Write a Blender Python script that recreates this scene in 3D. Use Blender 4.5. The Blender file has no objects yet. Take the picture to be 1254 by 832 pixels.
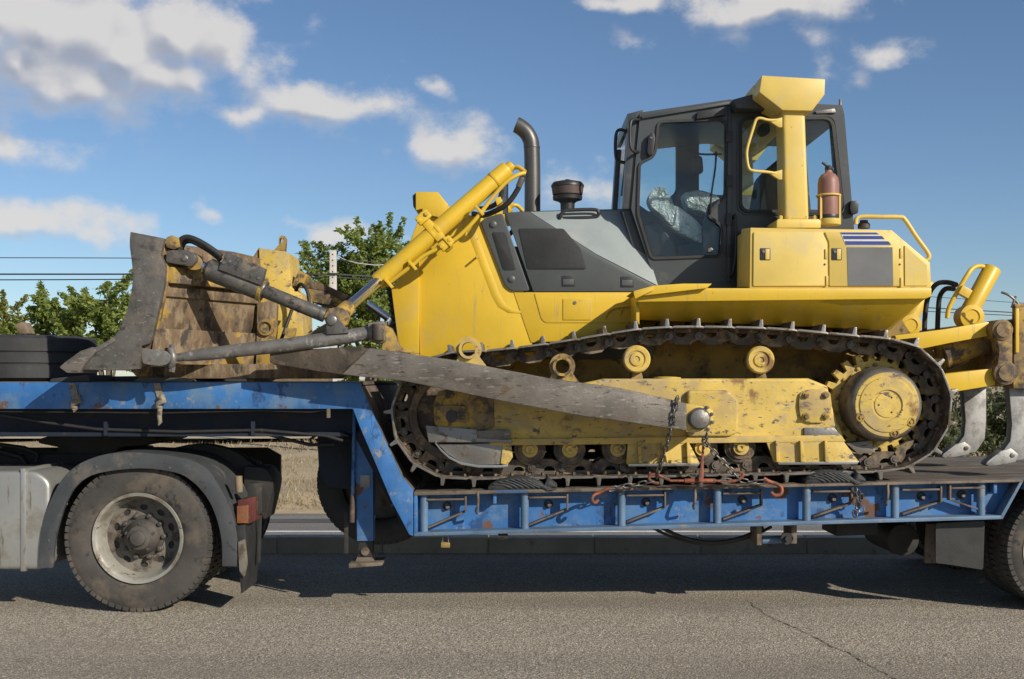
import bpy, bmesh, math, random
from mathutils import Vector, Matrix, Quaternion
random.seed(7)
PI = math.pi
sc = bpy.context.scene
COL = sc.collection
# ------------------------------------------------------------------ camera
F, D0, CX, HY, H = 1400.0, 8.0, 627.0, 465.0, 1.64      # focal length (px of a 1254 wide picture), distance to the trailer's side
cam = bpy.data.cameras.new('camera'); co = bpy.data.objects.new('camera', cam); COL.objects.link(co)
co.location = (0, -D0, H); co.rotation_euler = (PI/2, 0, 0)
cam.sensor_width = 36; cam.lens = F/1254*36; cam.shift_y = (HY-416)/1254
cam.clip_start = .1; cam.clip_end = 9000
sc.camera = co
# ------------------------------------------------------------------ light
SUN = Vector((1.42, -1.38, 1.0)).normalized()
sl = bpy.data.lights.new('sun', 'SUN'); sl.energy = 4.9; sl.angle = math.radians(.53); sl.color = (1, .92, .79)
so = bpy.data.objects.new('sun', sl); COL.objects.link(so); so.location = (20, -20, 20)
so.rotation_mode = 'QUATERNION'; so.rotation_quaternion = (-SUN).to_track_quat('-Z', 'Y')
sc.view_settings.view_transform = 'Standard'; sc.view_settings.look = 'None'
sc.view_settings.exposure = 0.1; sc.view_settings.gamma = 1; sc.view_settings.use_curve_mapping = False

def N(nt, typ, **kw):
    n = nt.nodes.new(typ)
    for k, v in kw.items():
        if k.startswith('i_'): n.inputs[int(k[2:]) if k[2:].isdigit() else k[2:].replace('_', ' ')].default_value = v
        else: setattr(n, k, v)
    return n
def L(nt, a, b): nt.links.new(a, b)
def math_(nt, op, a, b=None, clamp=False):
    n = nt.nodes.new('ShaderNodeMath'); n.operation = op; n.use_clamp = clamp
    for i, v in enumerate((a, b)):
        if v is None: continue
        if isinstance(v, (int, float)): n.inputs[i].default_value = v
        else: nt.links.new(v, n.inputs[i])
    return n.outputs[0]
def ramp(nt, v, a, b, lo=0., hi=1., smooth=True):
    n = nt.nodes.new('ShaderNodeMapRange'); n.interpolation_type = 'SMOOTHSTEP' if smooth else 'LINEAR'
    nt.links.new(v, n.inputs[0]); n.inputs[1].default_value = a; n.inputs[2].default_value = b; n.inputs[3].default_value = lo; n.inputs[4].default_value = hi
    return n.outputs[0]
def mixc(nt, f, a, b):
    n = nt.nodes.new('ShaderNodeMix'); n.data_type = 'RGBA'
    for s, v in ((n.inputs[0], f), (n.inputs[6], a), (n.inputs[7], b)):
        if isinstance(v, (int, float)): s.default_value = v
        elif isinstance(v, (tuple, list)): s.default_value = (*v[:3], 1)
        else: nt.links.new(v, s)
    return n.outputs[2]

# ------------------------------------------------------------------ sky with fair-weather cumulus
def ang(px, py):
    u = (px-CX)/F; v = (HY-py)/F
    return math.atan(u), math.atan(v/math.sqrt(1+u*u))
BLOBS = [(70,35,230,95),(150,60,130,62),(70,102,150,34),(190,92,90,32),(230,42,100,50),(60,92,110,38),(300,80,46,26),(402,134,98,30),(300,139,52,11),(472,130,40,26),(548,182,72,26),(575,163,38,24),
 (22,186,56,20),(80,181,25,14),(40,276,105,26),(105,288,50,16),(532,102,27,7),(262,262,22,6),(415,292,42,14),(726,236,46,24),(770,2,60,10),(955,4,105,24),
 (780,42,27,9),(990,48,24,9),(1090,55,27,10),(1055,92,17,8),(905,43,12,7),(1000,84,18,7),(440,188,20,9),(345,75,12,12),(370,275,26,5)]
def smax(g, a, b):
    n = g.nodes.new('ShaderNodeMath'); n.operation = 'SMOOTH_MAX'; g.links.new(a, n.inputs[0]); g.links.new(b, n.inputs[1]); n.inputs[2].default_value = .35
    return n.outputs[0]
def cloud_group():
    g = bpy.data.node_groups.new('cloud_field', 'ShaderNodeTree')
    g.interface.new_socket('Vector', in_out='INPUT', socket_type='NodeSocketVector')
    g.interface.new_socket('Value', in_out='OUTPUT', socket_type='NodeSocketFloat')
    gi = N(g, 'NodeGroupInput'); go = N(g, 'NodeGroupOutput')
    cur = None
    for (x, y, a, b) in BLOBS:
        k = min(1.0, .08+a/85); p, t = ang(x, y); a = a/F*(1.12+.25*(1-k)); b = b/F*(1.22+.5*(1-k))
        m = N(g, 'ShaderNodeMapping'); m.inputs[1].default_value = (-p/a, -t/b, 0); m.inputs[3].default_value = (1/a, 1/b, 1)
        L(g, gi.outputs[0], m.inputs[0])
        l = N(g, 'ShaderNodeVectorMath', operation='LENGTH'); L(g, m.outputs[0], l.inputs[0])
        v = math_(g, 'MULTIPLY', math_(g, 'SUBTRACT', 1.0, l.outputs['Value']), k)
        cur = v if cur is None else smax(g, cur, v)
    # the same kind of scattered cloud all round the rest of the sky
    s = N(g, 'ShaderNodeSeparateXYZ'); L(g, gi.outputs[0], s.inputs[0])
    out1 = ramp(g, math_(g, 'ABSOLUTE', s.outputs[0]), .47, .6); out2 = ramp(g, s.outputs[1], .36, .46)
    out = math_(g, 'MAXIMUM', out1, out2)
    m = N(g, 'ShaderNodeMapping'); m.inputs[3].default_value = (4, 9, 1); L(g, gi.outputs[0], m.inputs[0])
    n = N(g, 'ShaderNodeTexNoise', i_Scale=1.0, i_Detail=1.0); L(g, m.outputs[0], n.inputs['Vector'])
    v = math_(g, 'MULTIPLY', math_(g, 'SUBTRACT', n.outputs[0], .56), 6.0)
    v = math_(g, 'SUBTRACT', math_(g, 'MULTIPLY', math_(g, 'ADD', v, 1.0), out), 1.0)
    cur = math_(g, 'MAXIMUM', cur, v)
    cur = math_(g, 'MAXIMUM', cur, -1.0)
    L(g, cur, go.inputs[0])
    return g
W = bpy.data.worlds.new('World'); sc.world = W; W.use_nodes = True
W.cycles.sampling_method = 'MANUAL'; W.cycles.sample_map_resolution = 256
nt = W.node_tree; nt.nodes.clear()
sky = N(nt, 'ShaderNodeTexSky'); sky.sky_type = 'NISHITA'; sky.sun_disc = False
sky.sun_elevation = math.asin(SUN.z); sky.sun_rotation = math.atan2(SUN.x, SUN.y)
sky.altitude = 900; sky.air_density = 1.0; sky.dust_density = .5; sky.ozone_density = 4.0
tc = N(nt, 'ShaderNodeTexCoord')
nz = N(nt, 'ShaderNodeVectorMath', operation='NORMALIZE'); L(nt, tc.outputs['Generated'], nz.inputs[0])
sp = N(nt, 'ShaderNodeSeparateXYZ'); L(nt, nz.outputs[0], sp.inputs[0])
phi = math_(nt, 'ARCTAN2', sp.outputs[0], sp.outputs[1]); th = math_(nt, 'ARCSINE', sp.outputs[2])
cb = N(nt, 'ShaderNodeCombineXYZ'); L(nt, phi, cb.inputs[0]); L(nt, th, cb.inputs[1])
wn = N(nt, 'ShaderNodeTexNoise', i_Scale=14.0, i_Detail=4.0); L(nt, nz.outputs[0], wn.inputs['Vector'])
w1 = N(nt, 'ShaderNodeVectorMath', operation='SUBTRACT'); L(nt, wn.outputs['Color'], w1.inputs[0]); w1.inputs[1].default_value = (.5, .5, .5)
w2 = N(nt, 'ShaderNodeVectorMath', operation='MULTIPLY'); L(nt, w1.outputs[0], w2.inputs[0]); w2.inputs[1].default_value = (.07, .045, 0)
pw = N(nt, 'ShaderNodeVectorMath', operation='ADD'); L(nt, cb.outputs[0], pw.inputs[0]); L(nt, w2.outputs[0], pw.inputs[1])
G = cloud_group()
def field(off):
    a = N(nt, 'ShaderNodeVectorMath', operation='ADD'); L(nt, pw.outputs[0], a.inputs[0]); a.inputs[1].default_value = off
    g = N(nt, 'ShaderNodeGroup'); g.node_tree = G; L(nt, a.outputs[0], g.inputs[0])
    return g.outputs[0]
m0 = field((0, 0, 0)); m1 = field((.012, .022, 0))
def fbm(off):
    a = N(nt, 'ShaderNodeVectorMath', operation='ADD'); L(nt, nz.outputs[0], a.inputs[0]); a.inputs[1].default_value = off
    m = N(nt, 'ShaderNodeMapping'); m.inputs[3].default_value = (1, 1, 1.5); L(nt, a.outputs[0], m.inputs[0])
    f = N(nt, 'ShaderNodeTexNoise', i_Scale=22.0, i_Detail=10.0, i_Roughness=.64); L(nt, m.outputs[0], f.inputs['Vector'])
    return f.outputs[0]
def billow(off, scale):       # rounded cauliflower heads
    a = N(nt, 'ShaderNodeVectorMath', operation='ADD'); L(nt, nz.outputs[0], a.inputs[0]); a.inputs[1].default_value = off
    b = N(nt, 'ShaderNodeVectorMath', operation='ADD'); L(nt, a.outputs[0], b.inputs[0])
    c = N(nt, 'ShaderNodeVectorMath', operation='SCALE'); L(nt, w1.outputs[0], c.inputs[0]); c.inputs['Scale'].default_value = .035; L(nt, c.outputs[0], b.inputs[1])
    v = N(nt, 'ShaderNodeTexVoronoi', i_Scale=scale); v.feature = 'SMOOTH_F1'; v.inputs['Smoothness'].default_value = .5; L(nt, b.outputs[0], v.inputs['Vector'])
    return math_(nt, 'SUBTRACT', 1.0, v.outputs['Distance'])
f0 = fbm((0, 0, 0)); b0 = billow((0, 0, 0), 34.0); b1 = billow((.005, 0, .009), 34.0)
tex = math_(nt, 'ADD', math_(nt, 'MULTIPLY', math_(nt, 'SUBTRACT', f0, .5), 2.6), math_(nt, 'MULTIPLY', math_(nt, 'SUBTRACT', b0, .56), .9))
dens = math_(nt, 'ADD', math_(nt, 'MULTIPLY', m0, 1.7), tex)
low = math_(nt, 'SUBTRACT', m1, m0)                    # > 0 on the underside
soft = ramp(nt, low, -.25, .35, 1.25, 1.8)               # crisp lit tops, vapour-soft undersides
alpha = math_(nt, 'DIVIDE', math_(nt, 'ADD', dens, .22), soft, True)
alpha = math_(nt, 'MULTIPLY', ramp(nt, alpha, 0, 1), .89)
shade = math_(nt, 'ADD', math_(nt, 'MULTIPLY', low, 1.5), math_(nt, 'MULTIPLY', math_(nt, 'SUBTRACT', b1, b0), 1.5))
shade = math_(nt, 'ADD', shade, math_(nt, 'MULTIPLY', math_(nt, 'SUBTRACT', f0, .5), -.5))
shade = ramp(nt, shade, -.45, .5)
thick = ramp(nt, dens, .1, 1.4)
shade = math_(nt, 'MULTIPLY', shade, math_(nt, 'ADD', .45, math_(nt, 'MULTIPLY', thick, .55)))
ccol = mixc(nt, shade, (7.8, 7.5, 7.2), (3.7, 3.95, 4.7))
# low haze towards the horizon is the sky texture's own; clouds far off fade into it
skyg = N(nt, 'ShaderNodeHueSaturation', i_Saturation=1.0, i_Value=1.08); L(nt, sky.outputs[0], skyg.inputs['Color'])
fin = mixc(nt, alpha, skyg.outputs[0], ccol)
bg = N(nt, 'ShaderNodeBackground', i_Strength=.088); L(nt, fin, bg.inputs[0])
wo = N(nt, 'ShaderNodeOutputWorld'); L(nt, bg.outputs[0], wo.inputs[0])

# ------------------------------------------------------------------ materials
MATS = {}
def mat(name, base, rough=.5, metal=0., var=.25, vscale=2.5, layers=(), bump=.12, bscale=45., spec=.5, coat=0.):
    """layers: (colour, noise scale, threshold, softness, stretch xyz, roughness or None)"""
    m = bpy.data.materials.new(name); m.use_nodes = True; t = m.node_tree
    b = t.nodes['Principled BSDF']
    tcn = N(t, 'ShaderNodeTexCoord'); oi = N(t, 'ShaderNodeObjectInfo')
    ml = math_(t, 'MULTIPLY', oi.outputs['Random'], 37.0)
    ad = N(t, 'ShaderNodeVectorMath', operation='ADD'); L(t, tcn.outputs['Object'], ad.inputs[0]); L(t, ml, ad.inputs[1])
    n1 = N(t, 'ShaderNodeTexNoise', i_Scale=vscale, i_Detail=5.0, i_Roughness=.6); L(t, ad.outputs[0], n1.inputs['Vector'])
    lo = tuple(c*(1-var) for c in base); hi = tuple(min(c*(1+var), .95) for c in base)
    col = mixc(t, ramp(t, n1.outputs[0], .3, .7), lo, hi)
    ro = None; r0 = rough
    for i, (c, s, th_, soft, st, rr) in enumerate(layers):
        mp = N(t, 'ShaderNodeMapping'); mp.inputs[3].default_value = st; mp.inputs[1].default_value = (i*3.1, i*1.7, 0); L(t, ad.outputs[0], mp.inputs[0])
        n2 = N(t, 'ShaderNodeTexNoise', i_Scale=s, i_Detail=6.0, i_Roughness=.65); L(t, mp.outputs[0], n2.inputs['Vector'])
        f = ramp(t, n2.outputs[0], th_, th_+soft)
        col = mixc(t, f, col, c)
        if rr is not None:
            a = ramp(t, f, 0, 1, 0 if ro else rough, rr, False) if ro is None else None
            if ro is None: ro = a
            else:
                x = N(t, 'ShaderNodeMix'); L(t, f, x.inputs[0]); L(t, ro, x.inputs[2]); x.inputs[3].default_value = rr; ro = x.outputs[0]
    L(t, col, b.inputs['Base Color'])
    if ro is None: b.inputs['Roughness'].default_value = rough
    else: L(t, ro, b.inputs['Roughness'])
    b.inputs['Metallic'].default_value = metal; b.inputs['Specular IOR Level'].default_value = spec; b.inputs['Coat Weight'].default_value = coat
    if bump:
        n3 = N(t, 'ShaderNodeTexNoise', i_Scale=bscale, i_Detail=4.0); L(t, ad.outputs[0], n3.inputs['Vector'])
        bp = N(t, 'ShaderNodeBump', i_Strength=bump, i_Distance=.01); L(t, n3.outputs[0], bp.inputs['Height']); L(t, bp.outputs[0], b.inputs['Normal'])
    MATS[name] = m
    return m
U = (1, 1, 1)
mat('hood_yellow', (.59,.385,.024), .42, 0, .07, 2, [((.52,.35,.06), 3, .53, .2, U, .6), ((.16,.12,.06), 24, .68, .05, U, .7), ((.42,.29,.08), 5, .58, .16, (4,1,.35), .62)], .05, 30)
mat('tank_yellow', (.60,.435,.10), .45, 0, .07, 2.5, [((.52,.41,.16), 3, .5, .2, U, .6), ((.25,.18,.08), 26, .69, .04, U, .7), ((.42,.32,.13), 5, .58, .16, (4,1,.35), .62)], .04, 30)
mat('frame_yellow', (.52,.365,.075), .55, 0, .15, 3, [((.38,.28,.12), 4, .46, .2, U, .8), ((.15,.115,.08), 5, .575, .12, (1.0,1,2.2), .65), ((.085,.07,.055), 40, .615, .05, (.35,1.5,1), .6), ((.10,.08,.06), 11, .60, .06, (1,1,1.6), .65), ((.33,.30,.25), 30, .61, .05, (.5,1,1.6), .45), ((.20,.11,.04), 3, .59, .10, U, .8)], .15, 40)
mat('dirty_yellow', (.36,.23,.04), .68, 0, .25, 4, [((.20,.14,.075), 5, .42, .16, U, .85), ((.065,.053,.042), 8, .49, .12, U, .8), ((.13,.08,.045), 16, .55, .08, U, .85)], .2, 50)
mat('blade_steel', (.10,.094,.086), .5, .25, .3, 4, [((.15,.125,.10), 6, .50, .2, U, .7), ((.05,.045,.04), 9, .55, .14, (1,1,2), .6), ((.21,.195,.175), 34, .60, .07, (1,1,2), .45), ((.18,.165,.15), 2.5, .56, .16, U, .45)], .16, 60)
mat('blade_back', (.14,.095,.055), .8, .1, .35, 5, [((.25,.19,.12), 9, .44, .18, (2,1,.7), .9), ((.05,.042,.034), 7, .52, .12, (2,1,.8), .8), ((.38,.24,.05), 3.5, .56, .08, U, .6)], .3, 50)
mat('arm_steel', (.15,.132,.112), .46, .3, .22, 4, [((.075,.063,.052), 3, .48, .2, (.8,1,1.8), .6), ((.24,.225,.2), 26, .56, .10, (.45,1,2.0), .4), ((.12,.08,.05), 5, .57, .12, U, .8), ((.045,.038,.032), 30, .60, .06, (.4,1,1.8), .6)], .14, 60)
mat('cylinder_dark', (.10,.094,.086), .42, .35, .25, 5, [((.17,.14,.105), 7, .50, .14, U, .7), ((.04,.037,.034), 12, .54, .08, U, .6), ((.24,.22,.2), 34, .62, .05, (1,1,2), .4)], .1, 60)
mat('track_steel', (.075,.062,.05), .65, .25, .3, 6, [((.24,.18,.115), 9, .46, .16, U, .9), ((.10,.06,.035), 20, .55, .08, U, .8)], .25, 70)
mat('polished_steel', (.48,.47,.45), .28, .9, .15, 6, [((.2,.16,.12), 20, .64, .1, U, .6)], .05, 80)
mat('worn_steel', (.21,.20,.185), .40, .65, .2, 6, [((.11,.085,.06), 12, .50, .14, U, .65)], .14, 60)
mat('arm_brown_shaded', (.075,.056,.04), .7, .15, .3, 5, [((.13,.10,.07), 7, .50, .16, U, .8), ((.03,.025,.02), 6, .54, .1, U, .8)], .25, 50)  # brown of the arm's front end, darkened by the shade painted into it
mat('strut_steel', (.20,.19,.175), .42, .4, .25, 6, [((.09,.08,.07), 6, .48, .16, (1,1,1), .55), ((.33,.32,.30), 16, .57, .08, U, .4), ((.12,.08,.05), 8, .60, .1, U, .8)], .2, 40)
mat('shank_steel', (.30,.295,.285), .5, .4, .12, 5, [((.20,.19,.175), 7, .48, .14, U, .6), ((.14,.10,.075), 14, .60, .08, U, .7)], .1, 50)
mat('chrome', (.50,.51,.53), .24, 1., .05, 5, (), 0)
mat('cab_grey', (.044,.050,.053), .40, 0, .12, 3, [((.08,.079,.072), 4, .54, .22, U, .6)], .03, 50)
mat('hood_grey', (.066,.073,.074), .45, 0, .1, 3, [((.11,.11,.10), 4, .56, .22, U, .6), ((.18,.17,.15), 40, .75, .04, U, .6)], .03, 50)
mat('hood_grey_lit', (.235,.27,.27), .45, 0, .08, 2.5, [((.28,.29,.28), 4, .52, .22, U, .6)], .02, 40)  # hood grey lightened: stronger light on the sloped shoulder is in the colour
mat('black_rubber', (.018,.018,.018), .6, 0, .3, 8, [((.06,.05,.04), 9, .6, .15, U, .8)], .08, 50)
mat('black_plastic', (.02,.02,.021), .45, 0, .2, 6, (), .05, 60)
mat('mesh_dark', (.020,.021,.022), .6, .3, .2, 6, [((.05,.045,.04), 8, .6, .15, U, .8)], .1, 80)
mat('tyre_rubber', (.052,.047,.042), .82, 0, .25, 4, [((.10,.082,.062), 5, .47, .2, U, .9), ((.025,.024,.023), 9, .56, .1, U, .7)], .15, 60)
mat('tyre_black', (.026,.027,.028), .75, 0, .25, 5, [((.05,.05,.05), 6, .55, .2, U, .8)], .12, 60)
mat('guard_plastic', (.046,.050,.054), .6, 0, .15, 4, [((.11,.095,.08), 5, .54, .2, U, .8), ((.025,.025,.025), 14, .60, .05, U, .7)], .08, 50)
mat('chassis_black', (.022,.021,.02), .7, 0, .3, 5, [((.07,.055,.04), 6, .58, .16, U, .9)], .1, 50)
mat('rim_cream', (.28,.27,.235), .48, .15, .12, 5, [((.17,.145,.11), 6, .49, .16, U, .75), ((.08,.05,.03), 14, .60, .06, U, .8)], .08, 60)
mat('rim_dirty', (.15,.135,.11), .7, .1, .25, 6, [((.07,.05,.035), 8, .46, .16, U, .85), ((.26,.24,.19), 10, .6, .1, U, .7)], .15, 60)
mat('grime_yellow', (.27,.175,.04), .75, 0, .3, 4, [((.11,.08,.045), 5, .50, .18, U, .9), ((.05,.04,.03), 9, .58, .1, U, .9)], .2, 50)
mat('hub_rust', (.085,.077,.068), .6, .35, .3, 8, [((.09,.05,.03), 9, .58, .12, U, .9)], .15, 60)
mat('aluminium', (.36,.36,.34), .45, .6, .1, 2, [((.26,.24,.20), 4, .50, .2, U, .6), ((.18,.16,.13), 7, .58, .1, (3,1,.5), .7)], .04, 40)
mat('trailer_blue', (.03,.13,.34), .5, 0, .2, 3, [((.085,.17,.30), 4, .48, .18, U, .65), ((.22,.215,.20), 9, .585, .10, U, .75), ((.12,.065,.04), 4, .59, .05, U, .85), ((.016,.06,.17), 7, .57, .08, (1,1,.6), .6), ((.17,.13,.10), 12, .61, .05, (2,1,.5), .8)], .1, 50)
mat('trailer_blue_shaded', (.006,.012,.026), .7, 0, .25, 4, [((.03,.027,.024), 5, .52, .18, U, .8), ((.05,.03,.02), 9, .62, .06, U, .85)], .08, 50)  # trailer blue taken nearly to black: the shade under the neck is in the colour
mat('rusty_flange', (.145,.115,.088), .75, .15, .25, 6, [((.085,.055,.035), 8, .50, .12, U, .85), ((.05,.10,.20), 7, .60, .06, (.4,1,1), .6)], .15, 60)
mat('blue_pale', (.085,.145,.23), .55, 0, .2, 5, [((.20,.19,.17), 8, .55, .16, U, .7), ((.10,.06,.035), 10, .64, .06, U, .8)], .08, 60)
mat('deck_wood', (.115,.095,.075), .85, 0, .3, 4, [((.05,.04,.032), 5, .54, .12, (.25,6,1), .9), ((.19,.165,.135), 9, .6, .12, (.2,5,1), .9)], .3, 60)
mat('old_wood', (.17,.125,.08), .85, 0, .3, 6, [((.08,.055,.035), 8, .55, .12, (.3,3,1), .9)], .25, 60)
mat('orange_paint', (.25,.06,.026), .55, 0, .25, 8, [((.10,.055,.035), 24, .48, .1, U, .8)], .1, 80)
mat('chain_steel', (.16,.15,.14), .42, .75, .3, 10, [((.09,.05,.03), 25, .6, .1, U, .8)], .1, 80)
mat('exhaust_steel', (.085,.082,.078), .42, .55, .15, 4, [((.14,.10,.075), 5, .55, .2, (2,2,1), .6)], .04, 50)
mat('rust_red', (.075,.052,.045), .6, .1, .2, 6, [((.17,.11,.09), 9, .58, .14, U, .75)], .08, 60)
mat('extinguisher_red', (.23,.105,.08), .5, 0, .15, 6, [((.36,.20,.15), 7, .55, .18, U, .65), ((.15,.06,.045), 16, .66, .06, U, .7)], .04, 60)
mat('lamp_red', (.09,.022,.016), .45, 0, .2, 12, [((.11,.075,.055), 14, .52, .12, U, .7)], .06, 60)
mat('lamp_orange', (.19,.075,.03), .45, 0, .2, 12, [((.15,.10,.065), 14, .52, .12, U, .7)], .06, 60)
mat('strap_cloth', (.22,.19,.14), .9, 0, .3, 14, [((.08,.07,.05), 20, .55, .12, U, .9)], .3, 90)
mat('sticker_grey', (.115,.12,.12), .6, 0, .12, 4, [((.16,.165,.165), 6, .56, .16, U, .7)], .02, 60)
mat('stripe_blue', (.012,.03,.17), .5, 0, .15, 6, [((.10,.12,.22), 12, .66, .08, U, .6)], 0)
mat('stripe_white', (.55,.55,.55), .5, 0, .06, 6, (), 0)
mat('brass', (.42,.30,.10), .4, .6, .2, 10, (), .05)
mat('concrete_pole', (.48,.46,.42), .85, 0, .12, 3, [((.34,.32,.28), 6, .56, .14, U, .9)], .15, 30)
mat('wire_black', (.02,.02,.02), .6, 0, .1, 2, (), 0)
mat('wire_pale', (.4,.4,.38), .6, 0, .1, 2, (), 0)
mat('seat_dark', (.03,.03,.032), .8, 0, .3, 8, (), .2, 60)
mat('bark', (.13,.10,.07), .9, 0, .3, 6, [((.06,.045,.03), 8, .54, .12, (3,3,.6), .9)], .4, 30)

def leaf_mat(name, a, b):
    m = bpy.data.materials.new(name); m.use_nodes = True; t = m.node_tree; bs = t.nodes['Principled BSDF']
    g = N(t, 'ShaderNodeNewGeometry')
    col = mixc(t, g.outputs['Random Per Island'], a, b)
    L(t, col, bs.inputs['Base Color']); bs.inputs['Roughness'].default_value = .6
    tr = N(t, 'ShaderNodeBsdfTranslucent'); L(t, col, tr.inputs[0])
    mx = N(t, 'ShaderNodeMixShader', i_0=.5); L(t, bs.outputs[0], mx.inputs[1]); L(t, tr.outputs[0], mx.inputs[2])
    L(t, mx.outputs[0], t.nodes['Material Output'].inputs[0]); MATS[name] = m
leaf_mat('leaf_green', (.12,.185,.03), (.34,.39,.10))
leaf_mat('leaf_light', (.16,.19,.04), (.36,.35,.10))
leaf_mat('leaf_grey', (.09,.12,.05), (.19,.20,.10))
leaf_mat('straw', (.30,.23,.12), (.58,.47,.28))
def glass_mat():
    m = bpy.data.materials.new('cab_glass'); m.use_nodes = True; t = m.node_tree; t.nodes.clear()
    tr = N(t, 'ShaderNodeBsdfTransparent'); tr.inputs[0].default_value = (.89,.945,.945,1)
    gl = N(t, 'ShaderNodeBsdfGlossy', i_Roughness=.03); gl.inputs[0].default_value = (.9,.95,1,1)
    df = N(t, 'ShaderNodeBsdfDiffuse'); df.inputs[0].default_value = (.30,.29,.25,1)
    fr = N(t, 'ShaderNodeFresnel', i_IOR=1.5)
    mx = N(t, 'ShaderNodeMixShader'); L(t, math_(t, 'MULTIPLY', fr.outputs[0], .55), mx.inputs[0]); L(t, tr.outputs[0], mx.inputs[1]); L(t, gl.outputs[0], mx.inputs[2])
    tcn = N(t, 'ShaderNodeTexCoord'); n = N(t, 'ShaderNodeTexNoise', i_Scale=3.0, i_Detail=4.0); L(t, tcn.outputs['Object'], n.inputs['Vector'])
    m2 = N(t, 'ShaderNodeMixShader'); L(t, ramp(t, n.outputs[0], .35, .75, .0, .03), m2.inputs[0]); L(t, mx.outputs[0], m2.inputs[1]); L(t, df.outputs[0], m2.inputs[2])
    o = N(t, 'ShaderNodeOutputMaterial'); L(t, m2.outputs[0], o.inputs[0]); MATS['cab_glass'] = m
glass_mat()
def film_mat():     # crumpled clear plastic film over the seat
    m = mat('plastic_film', (.93,.96,.95), .2, .15, .08, 9, [((.42,.46,.45), 6, .53, .12, U, .2)], 0)
    t = m.node_tree; b = t.nodes['Principled BSDF']
    tcn = N(t, 'ShaderNodeTexCoord'); v = N(t, 'ShaderNodeTexVoronoi', i_Scale=14.0); v.feature = 'DISTANCE_TO_EDGE'; L(t, tcn.outputs['Object'], v.inputs['Vector'])
    n = N(t, 'ShaderNodeTexNoise', i_Scale=11.0, i_Detail=5.0, i_Distortion=2.0); L(t, tcn.outputs['Object'], n.inputs['Vector'])
    bp = N(t, 'ShaderNodeBump', i_Strength=1.0, i_Distance=.06); L(t, n.outputs[0], bp.inputs['Height']); L(t, bp.outputs[0], b.inputs['Normal'])
film_mat()
def asphalt(name, c1, c2, stain):
    m = bpy.data.materials.new(name); m.use_nodes = True; t = m.node_tree; b = t.nodes['Principled BSDF']
    tcn = N(t, 'ShaderNodeTexCoord')
    v = N(t, 'ShaderNodeTexVoronoi', i_Scale=88.0); L(t, tcn.outputs['Object'], v.inputs['Vector'])
    sx = N(t, 'ShaderNodeSeparateColor'); L(t, v.outputs['Color'], sx.inputs[0])
    v2 = N(t, 'ShaderNodeTexVoronoi', i_Scale=140.0); L(t, tcn.outputs['Object'], v2.inputs['Vector'])
    sx2 = N(t, 'ShaderNodeSeparateColor'); L(t, v2.outputs['Color'], sx2.inputs[0])
    col = mixc(t, ramp(t, sx.outputs[0], .05, .95), c1, c2)
    col = mixc(t, ramp(t, sx2.outputs[0], .82, .9, 0, .75), col, tuple(min(.8, c*2.1) for c in c2))
    col = mixc(t, ramp(t, sx2.outputs[1], .8, .9, 0, .7), col, tuple(c*.35 for c in c1))
    n = N(t, 'ShaderNodeTexNoise', i_Scale=.8, i_Detail=6.0, i_Roughness=.6); 
    mp = N(t, 'ShaderNodeMapping'); mp.inputs[3].default_value = (.35, 1.6, 1); L(t, tcn.outputs['Object'], mp.inputs[0]); L(t, mp.outputs[0], n.inputs['Vector'])
    col = mixc(t, ramp(t, n.outputs[0], .45, .72, 0, .45), col, stain)
    n5 = N(t, 'ShaderNodeTexNoise', i_Scale=5.0, i_Detail=5.0, i_Roughness=.7); L(t, tcn.outputs['Object'], n5.inputs['Vector'])
    col = mixc(t, ramp(t, n5.outputs[0], .60, .70, 0, .35), col, tuple(c*.45 for c in c1))
    sy = N(t, 'ShaderNodeSeparateXYZ'); L(t, tcn.outputs['Object'], sy.inputs[0])
    wv = math_(t, 'SINE', math_(t, 'ADD', math_(t, 'MULTIPLY', sy.outputs[1], 3.3), math_(t, 'MULTIPLY', n.outputs[0], 3.0)))
    col = mixc(t, ramp(t, wv, .2, 1.0, 0, .28), col, tuple(c*.62 for c in c1))
    L(t, col, b.inputs['Base Color']); b.inputs['Roughness'].default_value = .85
    bp = N(t, 'ShaderNodeBump', i_Strength=.7, i_Distance=.006); L(t, v.outputs['Distance'], bp.inputs['Height']); L(t, bp.outputs[0], b.inputs['Normal'])
    MATS[name] = m
asphalt('asphalt', (.185,.16,.122), (.385,.335,.262), (.21,.18,.142))
asphalt('asphalt_far', (.15,.14,.125), (.21,.20,.18), (.13,.12,.11))
mat('band_dark', (.075,.07,.066), .9, 0, .2, 2, (), .3, 60)
mat('crack_tar', (.02,.019,.018), .9, 0, .3, 9, (), .2)
mat('kerb_concrete', (.36,.34,.30), .85, 0, .15, 3, [((.24,.22,.19), 6, .55, .15, U, .9)], .2, 50)
mat('paint_white', (.62,.61,.57), .75, 0, .15, 3, [((.3,.28,.25), 8, .58, .15, U, .85)], .1)
mat('dry_soil', (.36,.28,.175), .95, 0, .2, .5, [((.27,.20,.115), 1.2, .52, .2, U, None), ((.46,.38,.26), 5, .56, .15, U, None), ((.18,.16,.07), 3.5, .70, .06, U, None)], .5, 9)
mat('sandy_track', (.44,.36,.25), .95, 0, .15, 1, (), .3, 12)

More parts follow.
